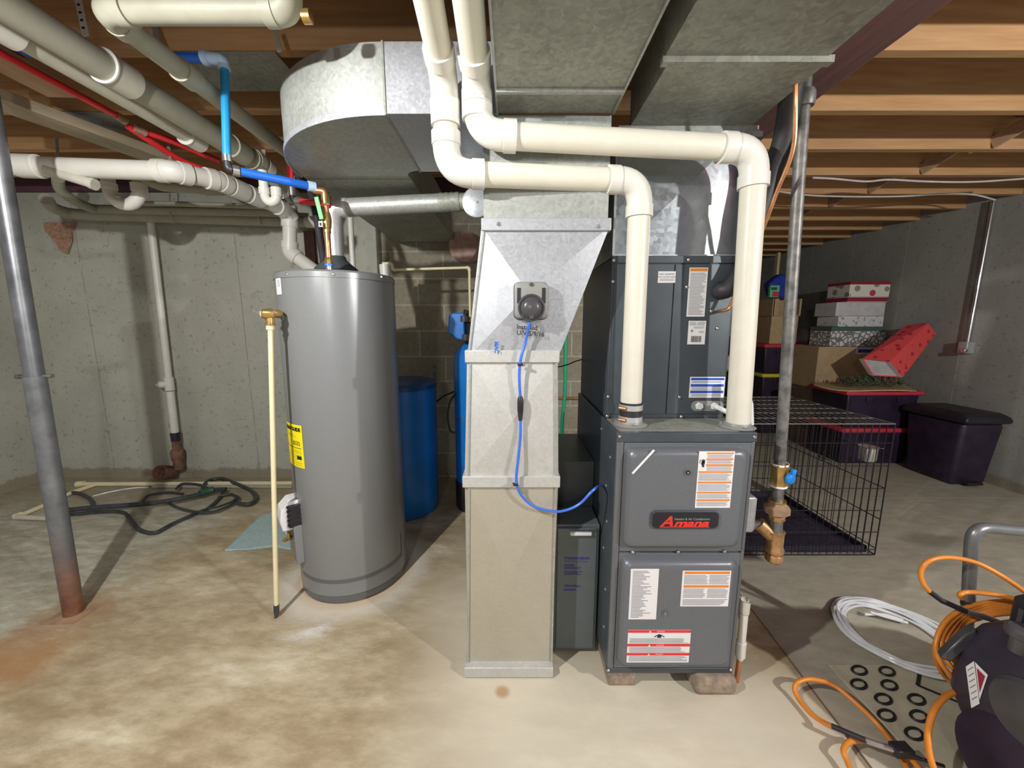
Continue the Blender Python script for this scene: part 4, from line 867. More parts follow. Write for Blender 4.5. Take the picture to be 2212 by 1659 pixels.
# blue & red pex far left
for lab, mat, r, pts in (('long red PEX line running back beside the white pipes at upper left', 'pex_red', .013, [along(-1.72, 2.20, .5), along(-1.72, 2.185, 1.83)]),
                         ('blue PEX line crossing the top left corner above the red one', 'pex_blue', .016, [along(-1.66, 2.22, .5), along(-1.68, 2.22, 1.5)])):
    t = thing('pex_line', pts[0], lab, 'pipe'); MB().tube(pts, r, 14).build('pipe', mat, t)
    if mat == 'pex_red':
        e = pts[1]; MB().tube([e, e+V((.002, .04, -.006))], .017, 12).tube([e+V((.02, .06, -.02)), e+V((.03, .10, -.025))], .019, 12).build('fitting', 'insulation', t)
        MB().tube(spline([e+V((.02, .09, -.02)), e+V((.10, .20, -.03)), e+V((.16, .26, -.05)), e+V((.22, .30, -.07))], 6), .014, 12).build('short_pipe', 'pex_red', t)
        MB().tube(spline([e+V((.0, .05, -.02)), e+V((.05, .25, -.08)), e+V((.14, .34, -.11)), e+V((.20, .38, -.13))], 6), .015, 12).build('lower_pipe', 'pex_red', t)
# straps
for i, (p, q_, wd, mt, lb) in enumerate((((168, -5, 1.52), (185, 78, 1.50), .024, 'white', 'white perforated strap hanging from the orange-lit joist beside the thickest pipe'),
                                ((334, 50, 1.55), (340, 100, 1.5), .02, 'galv', 'short metal strap hanging above the slimmer grey pipe'),
                                ((592, 52, 1.5), (604, 112, 1.45), .016, 'pvc_grey', 'thin grey strap hanging down to the rounded duct'),
                                ((362, 300, 2.1), (368, 352, 2.02), .018, 'galv', 'short metal strap hanging above the bright white pipe'),
                                ((122, 298, 2.1), (126, 345, 2.0), .018, 'galv_old', 'dull metal strap hanging above the bright white pipe near the post'))):
    a, b = S(*p), S(*q_); mb = MB().bar(a, b, wd, .002, up=(0, -1, 0))
    if i == 0:
        for k in range(4): c = a.lerp(b, .2+.2*k); mb.box(c.x-.004, c.x+.004, c.y-.004, c.y-.002, c.z-.003, c.z+.003, 1)
    tag(mb.build('pipe_strap', [mt, 'ink']), lb, 'strap', 'hanger straps')
# u-hanger round thick pipe
c = V((XP+.01, 2.30, 2.07)); pts = [c+V((-.075*math.cos(R(a_)), 0, -.075*math.sin(R(a_)))) for a_ in range(0, 181, 15)]
pts = [pts[0]+V((0, 0, .17))]+pts+[pts[-1]+V((0, 0, .17))]
mb = MB()
for i in range(len(pts)-1): mb.bar(pts[i], pts[i+1], .022, .004, up=(0, 1, 0))
tag(mb.build('pipe_hanger', 'pvc'), 'white U-shaped hanger looped round the end of the thickest drain pipe', 'hanger')
# insulation flap on wall
mb = MB(); sh = [(92, 480), (160, 480), (152, 500), (150, 520), (140, 546), (128, 540), (112, 515), (98, 500)]
f_ = [S(x, y, 3.06+.02*math.sin(i)) for i, (x, y) in enumerate(sh)]; mb.rings([f_, [p+V((0, .02, 0)) for p in f_]]); tag(mb.build('insulation_scrap', 'insulation'), 'torn reddish-brown insulation scrap hanging at the top of the left wall', 'insulation')
# ------------------------------------------------------------------ floor items left
def fl_(pts, z=.012): return [Sz(x, y, z) for x, y in pts]
hz = thing('garden_hose', Sz(430, 1080, 0), 'tangled black hose lying on the floor behind the left post', 'hose')
mb = MB()
for pts, r, z in (([(130, 1068), (158, 1064), (180, 1069), (197, 1081), (203, 1098)], .017, .02), ([(130, 1104), (180, 1098), (234, 1094), (334, 1086), (418, 1071), (461, 1059), (488, 1057)], .022, .05),
               ([(130, 1112), (170, 1110), (210, 1106), (262, 1106), (282, 1122), (301, 1144), (334, 1151), (368, 1134), (418, 1111), (451, 1097), (478, 1071), (482, 1057)], .016, .018),
               ([(438, 1066), (440, 1050), (452, 1038), (478, 1034), (508, 1044), (542, 1060), (552, 1077), (537, 1089), (512, 1087)], .019, .03),
               ([(308, 1084), (321, 1070), (361, 1064), (395, 1067)], .013, .013), ([(364, 1087), (395, 1100), (445, 1107), (485, 1097), (515, 1077), (497, 1068), (470, 1072)], .012, .03),
               ([(381, 1056), (395, 1045), (428, 1047), (450, 1055)], .013, .04), ([(450, 1100), (480, 1092), (508, 1078), (500, 1066)], .010, .05)):
    mb.tube(spline(fl_(pts, z), 8), r*.72, 10)
mb.build('coils', 'hose_black', hz)
MB().tube(spline(fl_([(432, 1066), (448, 1061), (462, 1058)], .055), 5), .026, 12).build('nozzle_grip', 'hose_green', hz)
wl = thing('floor_pipe', Sz(400, 1045, 0), 'cream plastic condensate pipe lying along the back wall, with angled left end', 'pipe')
MB().tube(fl_([(168, 1046), (632, 1044)], .018), .017, 14).build('long_pipe', 'cpvc', wl)
MB().tube(fl_([(205, 1047), (150, 1066), (97, 1091), (38, 1116)], .018), .015, 14).build('angled_pipe', 'cpvc', wl)
MB().tube(fl_([(36, 1117), (130, 1121)], .018), .016, 14).build('short_pipe', 'pvc_old', wl)
MB().tube(fl_([(166, 1046), (182, 1045)], .018), .023, 14).tube(fl_([(45, 1112), (33, 1117)], .018), .021, 14).build('elbow', 'cpvc', wl)
tag(MB().tube(fl_([(330, 1051), (450, 1051), (632, 1052)], .012), .012, 12).build('floor_conduit', 'pvc_grey'), 'grey pipe lying just in front of the long cream floor pipe', 'pipe')
tag(MB().tube(spline(fl_([(200, 1072), (240, 1062), (290, 1054), (320, 1053)], .006), 6), .005, 8).build('thin_tube', 'clear_tube'), 'thin pale tube curving off the cream floor pipe', 'tube')
# towel
cs_ = [Sz(x, y, .0) for x, y in ((487, 1192), (560, 1120), (615, 1098), (640, 1100), (645, 1150), (630, 1190), (590, 1183), (540, 1190))]
mb = MB(); mb.rings([[p+V((0, 0, .001)) for p in cs_], [p+V((0, 0, .010+.004*math.sin(i*2))) for i, p in enumerate(cs_)]])
edge = [p+V((0, 0, .012)) for p in (cs_[0], cs_[7], cs_[6], cs_[5])]; mb.tube(spline(edge, 5), .005, 8)
tag(mb.build('towel', 'towel', bevel=.003), 'pale blue towel lying on the floor left of the water heater', 'towel')
# ------------------------------------------------------------------ behind the heater
bt_c = V((-.755, 2.58, 0))
br = thing('brine_tank', bt_c, 'bright blue barrel behind the water heater', 'tank')
MB().lathe([(.215, 0), (.226, .015), (.232, .12), (.234, .86), (.230, .875)], bt_c, n=48).build('barrel', 'tank_blue', br)
MB().lathe([(.240, .868), (.240, .895), (.20, .915), (.02, .92)], bt_c, n=48).build('lid', 'tank_navy', br)
so_c = V((-.265, 2.6, 0))
so = thing('water_softener', so_c, 'tall slim blue resin tank half hidden behind the tall duct', 'water softener')
MB().lathe([(.125, 0), (.135, .02), (.135, .20), (.128, .21)], so_c, n=36).build('foot', 'black', so)
MB().lathe([(.127, .16), (.129, .22), (.129, 1.05), (.120, 1.10), (.085, 1.145), (.04, 1.165)], so_c, n=40).build('resin_tank', 'tank_blue', so)
MB().lathe([(.1302, .655), (.1302, .662)], so_c, n=40).build('seam_line', 'copper', so)
MB().lathe([(.05, 1.155), (.055, 1.19), (.045, 1.20), (.045, 1.24)], so_c, n=24).box(-.33, -.22, 2.52, 2.66, 1.22, 1.33).tube([(-.32, 2.6, 1.30), (-.30, 2.6, 1.38)], .02, 10).build('control_valve', 'black', so, bevel=.006)
hx = [S(x, y, 2.44) for x, y in ((969, 682), (978, 676), (1002, 675), (1004, 735), (988, 733), (967, 718))]
MB().rings([hx, [p+V((.0, .14, 0)) for p in hx]]).build('head_cover', 'tank_blue', so, bevel=.008)
MB().tube([S(1006, 722, 2.46), S(1006, 735, 2.46)], .03, 16).tube([S(1003, 682, 2.46), S(1003, 695, 2.46)], .03, 16).build('end_knob', 'dark_plastic', so)
pts = [S(940, 870, 2.75), S(960, 855, 2.7), S(984, 845, 2.62)]
tag(MB().tube(spline(pts, 5), .006, 8).build('drain_line', 'rubber'), 'thin black tube between the blue barrel and the slim blue tank', 'tube')
pts = [S(984, 850, 2.5), S(972, 870, 2.5), S(967, 900, 2.5), S(972, 928, 2.5), S(982, 936, 2.5)]
tag(MB().tube(spline(pts, 6), .007, 8).build('drain_line', 'rubber'), 'black tube bowing out from the left side of the slim blue tank', 'tube')
cw = [S(826, 569, 2.5), S(846, 569, 2.5), S(849, 583, 2.5), S(1014, 578, 2.5), S(1016, 695, 2.5)]
cwp = pipe_run('cpvc_line', 'thin cream water line stepping down to the slim blue tank', 'pipe', cw, .0085, 'cpvc', 'cpvc', 1.3, hub=1.35)
a = S(831, 572, 2.5); tag(MB().tube([a, a-V((0, 0, 1.05))], .034, 20).build('standpipe', 'pvc'), 'white standpipe rising behind the heater, under the thin cream line', 'pipe')
for px, y0, y1, Y, r, m_, lb in ((757, 468, 600, 2.6, .017, 'pvc', 'slim white pipe rising right behind the shiny flue'), (790, 1, 1, 3.0, .01, 'pvc_old', None)):
    if lb: tag(MB().tube([V((S(px, y0, Y).x, Y, 2.27)), V((S(px+4, y1, Y).x, Y, 0))], r, 14).build('white_pipe', m_), lb, 'pipe')
tag(MB().tube([V((S(688, 480, 3.08).x, 3.08, 2.27)), V((S(688, 590, 3.08).x, 3.08, 0))], .016, 12).build('white_pipe', 'pvc_old'), 'slim white pipe against the wall left of the copper riser', 'pipe')
a = S(655, 498, 3.07); b = S(684, 600, 3.07); tag(MB().box(a.x, b.x, 3.07, 3.10, b.z, a.z).build('wood_strip', 'beam'), 'dark brown wooden strip on the wall behind the copper riser', 'board')
c = S(1000, 530, 2.98); mb = MB().lathe([(.115, -.11), (.115, 0), (.10, .012), (.02, .02)], c, (-.3, -1, 0), 32)
tag(mb.build('flue_thimble', 'clay'), 'round pinkish clay flue plug on the block wall, left of the tall duct', 'flue')
tag(MB().tube(spline([S(1222, 715, 2.6), S(1220, 850, 2.6), S(1214, 920, 2.6), S(1216, 1010, 2.6), V((.34, 2.6, 0))], 6), .013, 12).build('green_hose', 'green_pipe'), 'vertical green hose seen in the gap right of the tall duct', 'hose')
tag(MB().tube([S(1190, 860, 3.088), S(1300, 861, 3.088)], .012, 12).build('copper_pipe', 'copper'), 'horizontal copper pipe crossing the gap behind the green hose', 'pipe')
tag(MB().tube(spline([S(1200, 794, 1.9), S(1225, 788, 1.9), S(1245, 780, 1.9), S(1275, 772, 1.85)], 5), .003, 6).build('thin_wire', 'black'), 'thin black wire across the gap right of the tall duct', 'wire')
tag(MB().tube([S(938, 790, 3.05), S(940, 905, 3.05)], .014, 10).build('iron_rod', 'iron'), 'dark upright rod on the block wall beside the blue barrel', 'rod')
# ------------------------------------------------------------------ dog crate
X0, X1, Y0, Y1, Z1 = .98, 2.035, 1.985, 2.74, .765
dc = thing('dog_crate', ((X0+X1)/2, (Y0+Y1)/2, 0), 'black wire dog crate with a plastic tray, behind the furnace at right', 'crate')
def wire_panel(name, O, U, W_, nu, nv, r=.0021, mat='wire_black', vs=None):
    mb = MB()
    for i in range(nu+1):
        p = V(O)+V(U)*i/nu; mb.tube([p, p+V(W_)], r if 0 < i < nu else r*1.7, 6)
    for j in (vs or [k/nv for k in range(nv+1)]):
        p = V(O)+V(W_)*j; mb.tube([p, p+V(U)], r*1.25 if 0 < j < 1 else r*1.7, 6)
    return mb.build(name, mat, dc)
rows = [0, .04, .18, .35, .52, .69, .86, 1]
wire_panel('front_panel', (X0, Y0, .01), (X1-X0, 0, 0), (0, 0, Z1-.01), 27, 7, vs=rows)
wire_panel('back_panel', (X0, Y1, .01), (X1-X0, 0, 0), (0, 0, Z1-.01), 27, 7, vs=rows)
wire_panel('right_panel', (X1, Y0, .01), (0, Y1-Y0, 0), (0, 0, Z1-.01), 18, 5, vs=[0, .05, .28, .52, .76, 1])
wire_panel('left_panel', (X0, Y0, .01), (0, Y1-Y0, 0), (0, 0, Z1-.01), 18, 5)
wire_panel('top_panel', (X0, Y0, Z1), (X1-X0, 0, 0), (0, Y1-Y0, 0), 27, 6, .0022, 'wire_bright')
mb = MB().box(X0+.02, X1-.03, Y0+.02, Y1-.03, .012, .022)
for a_ in ((X0+.02, X0+.032, Y0+.02, Y1-.03), (X1-.042, X1-.03, Y0+.02, Y1-.03), (X0+.02, X1-.03, Y0+.02, Y0+.032), (X0+.02, X1-.03, Y1-.042, Y1-.03)): mb.box(*a_, .022, .05)
mb.build('tray', 'tray', dc)
c = V((X1, Y0+.42, .42)); mb = MB()
for k in range(2): mb.tube([c+V((.006, -.03, .03*k)), c+V((.006, .06, .03*k))], .003, 6)
mb.tube([c+V((.01, .02, -.02)), c+V((.01, .02, .05)), c+V((.01, .05, .05)), c+V((.01, .05, -.02)), c+V((.01, .02, -.02))], .003, 6); mb.build('latch', 'wire_black', dc)
c = V((X1-.075, Y0+.05, .60)); mb = MB().lathe([(.036, 0), (.040, .01), (.042, .075), (.046, .08), (.044, .08)], c-V((0, 0, .055)), n=28)
mb.tube([c+V((-.03, -.02, .02)), c+V((-.03, -.052, .03))], .002, 6).tube([c+V((.03, -.02, .02)), c+V((.03, -.052, .03))], .002, 6)
tag(mb.build('steel_cup', 'steel'), 'small steel cup hung inside the crate at its front right corner', 'cup')
# ------------------------------------------------------------------ storage at right
def tote(c, w_, d_, h_, lid, label_, group='stacked storage totes', body='plastic_purple'):
    c = V(c); t = thing('storage_tote', c, label_, 'tote', group)
    def rg(k, z): return [c+V((sx*(w_/2)*k, sy*(d_/2)*k, z)) for sx, sy in ((-1, -1), (1, -1), (1, 1), (-1, 1))]
    MB().rings([rg(.84, .0), rg(.93, h_-.035)]).build('body', body, t, bevel=.012)
    MB().rings([rg(.97, h_-.04), rg(1, h_-.035), rg(1, h_-.008), rg(.96, h_)]).build('lid', lid, t, bevel=.006)
    for sx in (-.2, .2): MB().box(c.x+sx*w_-.02, c.x+sx*w_+.02, c.y-d_/2*.98, c.y-d_/2*.90, c.z+h_-.10, c.z+h_-.05).build('latch', body, t, bevel=.003)
    return t
tote((3.36, 3.63, 0), .70, .46, .345, 'lid_red', 'dark tote with a red lid on the floor, seen through the crate')
tote((3.36, 3.63, .347), .70, .46, .345, 'lid_red', 'dark tote with a red lid, under the greenery and red gift box')
tote((3.16, 4.62, 0), .52, .44, .36, 'plastic_purple', 'dark tote at the bottom of the stack behind the gas pipe')
tote((3.16, 4.62, .362), .54, .44, .355, 'lid_yellow', 'dark tote with a yellow lid, middle of the stack behind the gas pipe')
tote((3.16, 4.62, .719), .56, .44, .34, 'lid_red', 'dark tote with a red lid, topmost of the stack behind the gas pipe')
def carton(name, x0, x1, y0, y1, z0, z1, mats, label_, cat='box', bands=(), group=None, rot=0):
    mb = MB().box(x0, x1, y0, y1, z0, z1)
    for b0, b1, m in bands: mb.box(x0-.003, x1+.003, y0-.003, y1+.003, z0+(z1-z0)*b0, z0+(z1-z0)*b1, m)
    return tag(mb.build(name, mats, bevel=.003), label_, cat, group)
z = .694
mb = MB(); m_ = 12; ring = []
for i in range(24):
    a_ = 2*math.pi*i/24; ring.append(V((3.33+.42*math.cos(a_)*(1+.05*math.sin(5*a_)), 3.59+.26*math.sin(a_), z+.012+.012*math.sin(3*a_))))
mb.rings([[p-V((0, 0, .010)) for p in ring], ring]); tag(mb.build('tan_cloth', 'tan_cloth'), 'tan cloth draped over the red-lidded tote under the greenery', 'cloth')
mb = MB()
for i in range(520):
    t = random.random(); p = V((3.12+.5*t, 3.46+.20*random.random(), z+.045+.05*random.random()*(1-abs(t-.5)))); d = V((random.uniform(-1, 1), random.uniform(-1, 1), random.uniform(-.3, .9))).normalized()*.045
    mb.bar(p, p+d, .007, .004, 0 if i % 14 else 1)
tag(mb.build('garland', ['garland', 'lid_red'], smooth=0), 'dark green garland heap on the tan cloth', 'garland')
# leaning gift box
P4 = [S(1862, 775, 3.52), S(1922, 782, 3.40), S(1950, 815, 3.40), S(1885, 812, 3.52)]
P4b = [S(1958, 702, 3.65), S(2005, 698, 3.52), S(2022, 720, 3.52), S(1972, 760, 3.65)]
gb = thing('gift_box', P4[3], 'red heart-print gift box leaning on the garland, open end toward the viewer', 'box')
k = MB().add([*P4, *P4b], [(0, 1, 5, 4), (1, 2, 6, 5), (2, 3, 7, 6), (3, 0, 4, 7), (7, 6, 5, 4)]); k.build('sleeve', 'box_redprint', gb, smooth=0)
ctr = sum(P4, V())/4; inner_ = [p+(ctr-p)*.04 for p in P4]; MB().add([*P4, *[p+V((-.01, .03, 0)) for p in inner_]], [(7, 6, 5, 4), (0, 1, 5, 4), (1, 2, 6, 5), (2, 3, 7, 6), (3, 0, 4, 7)]).build('end_panel', 'boxgrey', gb, smooth=0)
carton('cardboard_box', 3.18, 3.82, 3.95, 4.35, .0, .62, ['cardboard_dark'], 'large brown carton on the floor behind the red-lidded totes', group='cardboard boxes')
carton('cardboard_box', 3.16, 3.80, 3.97, 4.33, .622, 1.055, ['cardboard'], 'brown carton with a blue label under the lattice-patterned box', group='cardboard boxes')
a = S(1850, 752, 3.965); b = S(1890, 764, 3.965); tag(MB().box(a.x, b.x, 3.964, 3.969, b.z, a.z).box(a.x+.02, b.x, 3.961, 3.9639, b.z+.01, a.z-.01, 1).build('shipping_label', ['white', 'bag_blue']), 'white and blue label on the upper brown carton', 'label')
def upper(px0, px1, pt, pb, Y, name, mats, lb, dep=.28, bands=(), zb=None):
    a, b = S(px0, pt, Y), S(px1, pb, Y); return carton(name, a.x, b.x, Y, Y+dep, zb if zb else b.z, a.z, mats, lb, bands=bands, group='stacked gift boxes')
zl = [1.057]
def stack(px0, px1, pt, Y, name, mats, lb, bands=()):
    a, b = S(px0, pt, Y), S(px1, pt, Y); z0 = zl[0]; carton(name, a.x, b.x, Y, Y+.28, z0, a.z, mats, lb, bands=bands, group='stacked gift boxes'); zl[0] = a.z+.002
stack(1797, 1916, 706, 4.02, 'gift_box', ['box_lattice', 'teal_grey'], 'grey lattice-patterned box with a dark green lid, lowest of the gift box stack', ((.78, 1, 1),))
stack(1812, 1910, 683, 4.02, 'gift_box', ['box_flecks'], 'white box with pale blue flecks, below the plain white box')
stack(1808, 1914, 653, 4.02, 'gift_box', ['boxgrey'], 'plain white box in the middle of the gift box stack')
stack(1832, 1918, 641, 4.02, 'gift_box', ['darkred', 'white'], 'flat dark red box under the dotted ornament box', ((.0, .12, 1), (.88, 1, 1)))
stack(1838, 1925, 608, 4.02, 'gift_box', ['box_dots', 'darkred'], 'white box with red and green dots and dark red lid, topmost of the stack', ((.80, 1, 1),))
# behind the gas pipe
zc = 1.061
a = S(1660, 683, 4.52); b = S(1712, 730, 4.52); carton('cardboard_box', a.x, b.x, 4.46, 4.73, zc, a.z, ['cardboard'], 'closed brown carton on the topmost red-lidded tote', group='cardboard boxes')
a2_ = S(1655, 646, 4.5); mb = MB().box(a.x-.01, a.x+.01, 4.45, 4.73, a.z+.002, a2_.z).box(b.x-.01, b.x+.01, 4.45, 4.73, a.z+.002, a2_.z).box(a.x, b.x, 4.71, 4.73, a.z+.002, a2_.z).box(a.x, a.x+.06, 4.45, 4.46, a.z+.002, a2_.z)
mb.box(a.x, b.x, 4.46, 4.71, a.z+.002, a.z+.012); tag(mb.build('open_carton', 'cardboard'), 'open brown carton resting on the closed one behind the gas pipe', 'box', 'cardboard boxes')
pts = [S(x, y, 4.53) for x, y in ((1662, 612), (1676, 600), (1690, 590), (1706, 600), (1712, 644), (1690, 644), (1668, 640))]; mb = MB().rings([pts, [p+V((0, .12, 0)) for p in pts]])
tag(mb.build('blue_bag', 'bag_blue', bevel=.02), 'shiny dark blue bag on the open carton', 'bag')
a, b = S(1663, 617, 4.48), S(1680, 642, 4.48); tag(MB().box(a.x, b.x, 4.465, 4.50, b.z, a.z).box(a.x+.01, b.x-.03, 4.461, 4.465, a.z-.05, a.z-.02, 1).box(a.x+.03, b.x-.003, 4.461, 4.465, b.z+.005, b.z+.06, 2).build('green_packet', ['pack_green', 'hose_green', 'lid_red']), 'small bright green packet in front of the blue bag', 'packet')
c = S(1743, 734, 4.6); c.z = zc; mb = MB(); mb.lathe([(.12, 0), (.15, .03), (.14, .10), (.10, .15), (.04, .19)], c, n=20); tag(mb.build('cloth_bag', 'bagcloth', bevel=0), 'greyish cloth bundle on the topmost red-lidded tote right of the gas pipe', 'bundle')
# shelf with papers at x 1620-1660
shf = thing('storage_shelf', V((2.62, 4.5, 0)), 'dim wooden shelf unit behind the right vent pipe', 'shelf')
a = S(1640, 550, 4.7)
MB().box(2.72, 2.76, 4.68, 4.74, 0, S(1640, 552, 4.7).z).build('post', 'stud', shf); MB().box(2.42, 2.46, 4.68, 4.74, 0, 2.0).build('post', 'stud', shf)
for zz_ in (.35, .75, 1.15): MB().box(2.42, 2.76, 4.40, 4.74, zz_, zz_+.02).build('board', 'joist_cross', shf)
for k in range(7):
    x0 = 2.46+.01*random.random(); o = MB().box(x0, x0+.24, 4.42, 4.62, .772+.022*k, .772+.022*k+.018).build('magazine', 'white' if k % 2 else 'boxgrey', bevel=.002); tag(o, 'thin magazine on the shelf behind the right vent pipe, %s of the pile' % ('bottom one', 'second from bottom', 'third from bottom', 'middle one', 'third from top', 'second from top', 'topmost')[k], 'magazine', 'pile of magazines')
o = MB().box(2.46, 2.70, 4.42, 4.62, 1.172, 1.30).build('cardboard_box', 'cardboard_dark', bevel=.004); tag(o, 'small dark carton on the top shelf behind the right vent pipe', 'box', 'cardboard boxes')
a, b = S(1681, 546, 4.9), S(1679, 600, 4.9); tag(MB().bar(a, V((b.x, 4.9, 0)), .05, .03).build('wood_stud', 'stud'), 'upright pale stud behind the blue bag', 'board')
# bin
t = thing('trash_bin', (3.68, 3.18, 0), 'black pedal bin standing against the right wall', 'bin')
def rb(k, z, sx=.17, sy=.235): return [V((3.68+sx*k*i, 3.13+sy*k*j, z)) for i, j in ((-1, -1), (1, -1), (1, 1), (-1, 1))]
MB().rings([rb(.80, .0), rb(.96, .52)]).build('body', 'plastic_purple', t, bevel=.03, seg=3)
MB().rings([rb(1.05, .52), rb(1.08, .54), rb(1.05, .575), rb(.85, .60)]).build('lid', 'black', t, bevel=.015, seg=3)
MB().box(3.62, 3.74, 2.89, 2.95, .02, .04).build('pedal', 'black', t, bevel=.005)
# conduit on the right wall
a, b = Sx(2148, 440, 3.87), Sx(2088, 738, 3.87); b.y = a.y = (a.y+b.y)/2
tag(MB().tube([V((3.87, a.y, 2.27)), V((3.87, a.y, 1.14))], .014, 14).build('conduit', 'steel'), 'bright metal conduit running down the right wall', 'conduit')
o = thing('wall_outlet', V((3.87, a.y, 1.04)), 'metal outlet box at the foot of the right wall conduit', 'outlet')
MB().box(3.83, 3.898, a.y-.035, a.y+.035, 1.04, 1.14).build('box', 'junction', o, bevel=.004); MB().box(3.80, 3.83, a.y-.05, a.y-.01, 1.05, 1.08).build('plug', 'steel', o, bevel=.004)
pts = [(1755, 384), (1800, 386), (1870, 392), (1920, 388), (2000, 392), (2100, 393), (2212, 386)]
tag(MB().tube(spline([S(x, y, 2.72) for x, y in pts], 5), .006, 8).build('ceiling_cable', 'boxgrey'), 'grey cable sagging along the fourth and fifth joists at right, upper of two', 'cable')
pts = [(1680, 413), (1740, 421), (1800, 424), (1870, 425), (1950, 424), (2030, 419), (2100, 420), (2150, 432)]
tag(MB().tube(spline([S(x, y, 3.08) for x, y in pts], 5), .006, 8).build('ceiling_cable', 'boxgrey'), 'grey cable sagging along the joists to the wall conduit, lower of two', 'cable')
# ------------------------------------------------------------------ foreground right
# mat
mp_ = [Sz(1792, 1432, 0), Sz(1950, 1648, 0)]
mm = MB().box(1.205, 1.93, .55, 1.285, .001, .007)
mt = thing('floor_mat', (1.57, .92, 0), 'beige rubber-backed mat printed with black rings, lower right on the floor', 'mat')
mm.build('mat_sheet', 'beige_paper', mt, bevel=.003)
mb = MB()
for px, py in ((1856, 1448), (1855, 1478), (1916, 1450), (1921, 1480), (1908, 1510), (1915, 1545), (1980, 1511), (1985, 1547), (1975, 1585)):
    c = Sz(px, py, .0095); rg_ = [c+V((.028*math.cos(t_), .017*math.sin(t_)+.006*math.cos(t_), 0)) for t_ in [2*math.pi*i/16 for i in range(16)]]; mb.tube(rg_, .0045, 5, closed=True)
a, b, c = Sz(1987, 1452, .009), Sz(1982, 1480, .009), Sz(2030, 1500, .009); d = Sz(2090, 1525, .009); mb.bar(a, b, .010, .004); mb.bar(b, c, .006, .004); mb.bar(c, d, .005, .004)
mb.build('printed_rings', 'ink', mt)
# clear tubing coil
ct = thing('tubing_coil', (1.60, 1.43, 0), 'coil of clear plastic tubing lying on the floor beyond the mat', 'tubing')
mb = MB()
for k in range(9):
    rx, ry = .155+.012*(k % 4)+.004*k, .165+.011*(k % 3)+.003*k; ox, oy = 1.60+random.uniform(-.012, .012), 1.42+random.uniform(-.012, .012); zz_ = .008+.0085*(k//3)
    mb.tube([V((ox+rx*math.cos(2*math.pi*i/48), oy+ry*math.sin(2*math.pi*i/48), zz_+.003*math.sin(i*.7+k))) for i in range(48)], .0055, 8, closed=True)
mb.tube(spline([Sz(1960, 1345, .02), Sz(1915, 1333, .03), Sz(1880, 1322, .035)], 6), .0055, 8).tube(spline([Sz(1950, 1340, .02), Sz(1910, 1328, .03), Sz(1868, 1327, .02)], 6), .0055, 8)
mb.build('coil', 'clear_tube', ct)
# machine
mc = thing('pressure_washer', (1.45, .85, 0), 'dark pressure washer body with a pale warning sticker, at the lower right edge', 'pressure washer')
def ring_(x0, x1, y0, y1, z, r_=.05, k=4):
    out = []
    for cx_, cy_, a0 in ((x1-r_, y1-r_, 0), (x0+r_, y1-r_, 90), (x0+r_, y0+r_, 180), (x1-r_, y0+r_, 270)):
        for j in range(k+1): t_ = R(a0+90*j/k); out.append(V((cx_+r_*math.cos(t_), cy_+r_*math.sin(t_), z)))
    return out
MB().rings([ring_(1.320, 1.835, .68, 1.0, .16), ring_(1.305, 1.845, .66, 1.02, .22), ring_(1.305, 1.845, .66, 1.02, .36), ring_(1.335, 1.825, .70, 1.0, .43), ring_(1.385, 1.785, .74, .97, .47, .04)]).build('housing', 'machine', mc)
MB().rings([ring_(1.375, 1.70, .80, .965, .445, .03), ring_(1.375, 1.70, .80, .965, .545, .03), ring_(1.40, 1.68, .82, .95, .565, .02)]).build('engine_cover', 'black', mc, bevel=.004)
MB().lathe([(.085, 0), (.085, .012), (.075, .022), (.03, .026)], (1.318, .83, .31), (-1, 0, 0), 32).build('recoil_cover', 'dark_plastic', mc)
for k in range(6): MB().box(1.372, 1.376, .815+.022*k, .825+.022*k, .47, .53).build('cooling_fin', 'dark_plastic', mc)
MB().tube([(1.345, .90, .43), (1.345, .90, .475)], .02, 16).lathe([(.03, .475), (.033, .482), (.033, .495), (.026, .50)], (1.345, .90, 0), n=16).build('fuel_cap', 'dark_plastic', mc)
MB().box(1.33, 1.82, .72, .74, .10, .17).box(1.33, 1.82, .94, .96, .10, .17).build('frame_rail', 'machine', mc, bevel=.004)
for x in (1.325, 1.785):
    MB().lathe([(.10, 0), (.125, .01), (.13, .03), (.125, .05), (.10, .06), (.03, .055)], (x-.03, .84, .13), (1, 0, 0), 32).build('wheel', 'plastic_purple', mc)
pts = [S(2085, 1372, .98), S(2110, 1360, .98), S(2112, 1382, .98), S(2055, 1432, .98), S(2030, 1424, .98)]
MB().rings([pts, [p+V((.02, .03, 0)) for p in pts]]).build('hose_bracket', 'dark_plastic', mc, bevel=.006)
sa = [Sx(x, y, 1.3035) for x, y in ((2086, 1440), (2104, 1428), (2116, 1520), (2098, 1530))]
mb = MB().add([V((1.3035, p.y, p.z)) for p in sa], [(0, 1, 2, 3)])
tr_ = [Sx(x, y, 1.303) for x, y in ((2106, 1430), (2134, 1458), (2116, 1512))]; mb.add([V((1.303, p.y, p.z)) for p in tr_], [(0, 1, 2)])
c_ = sum(tr_, V())/3; mb.add([V((1.3022, p.y+(c_.y-p.y)*.35, p.z+(c_.z-p.z)*.35)) for p in tr_], [(0, 1, 2)], 1)
for k in range(6): q0, q1 = sa[0].lerp(sa[3], .12+.14*k), sa[1].lerp(sa[2], .12+.14*k); mb.bar((1.303, q0.lerp(q1, .2).y, q0.lerp(q1, .2).z), (1.303, q0.lerp(q1, .85).y, q0.lerp(q1, .85).z), .0006, .0016, 2)
mb.build('warning_sticker', ['white', 'darkred', 'print'], mc, smooth=0)
h_ = [S(2084, 1420, 1.13), S(2097, 1165, 1.13), S(2112, 1138, 1.13), S(2250, 1152, 1.13)]
h_ = [S(2084, 1420, 1.13), S(2101, 1137, 1.13), S(2260, 1152, 1.13)]
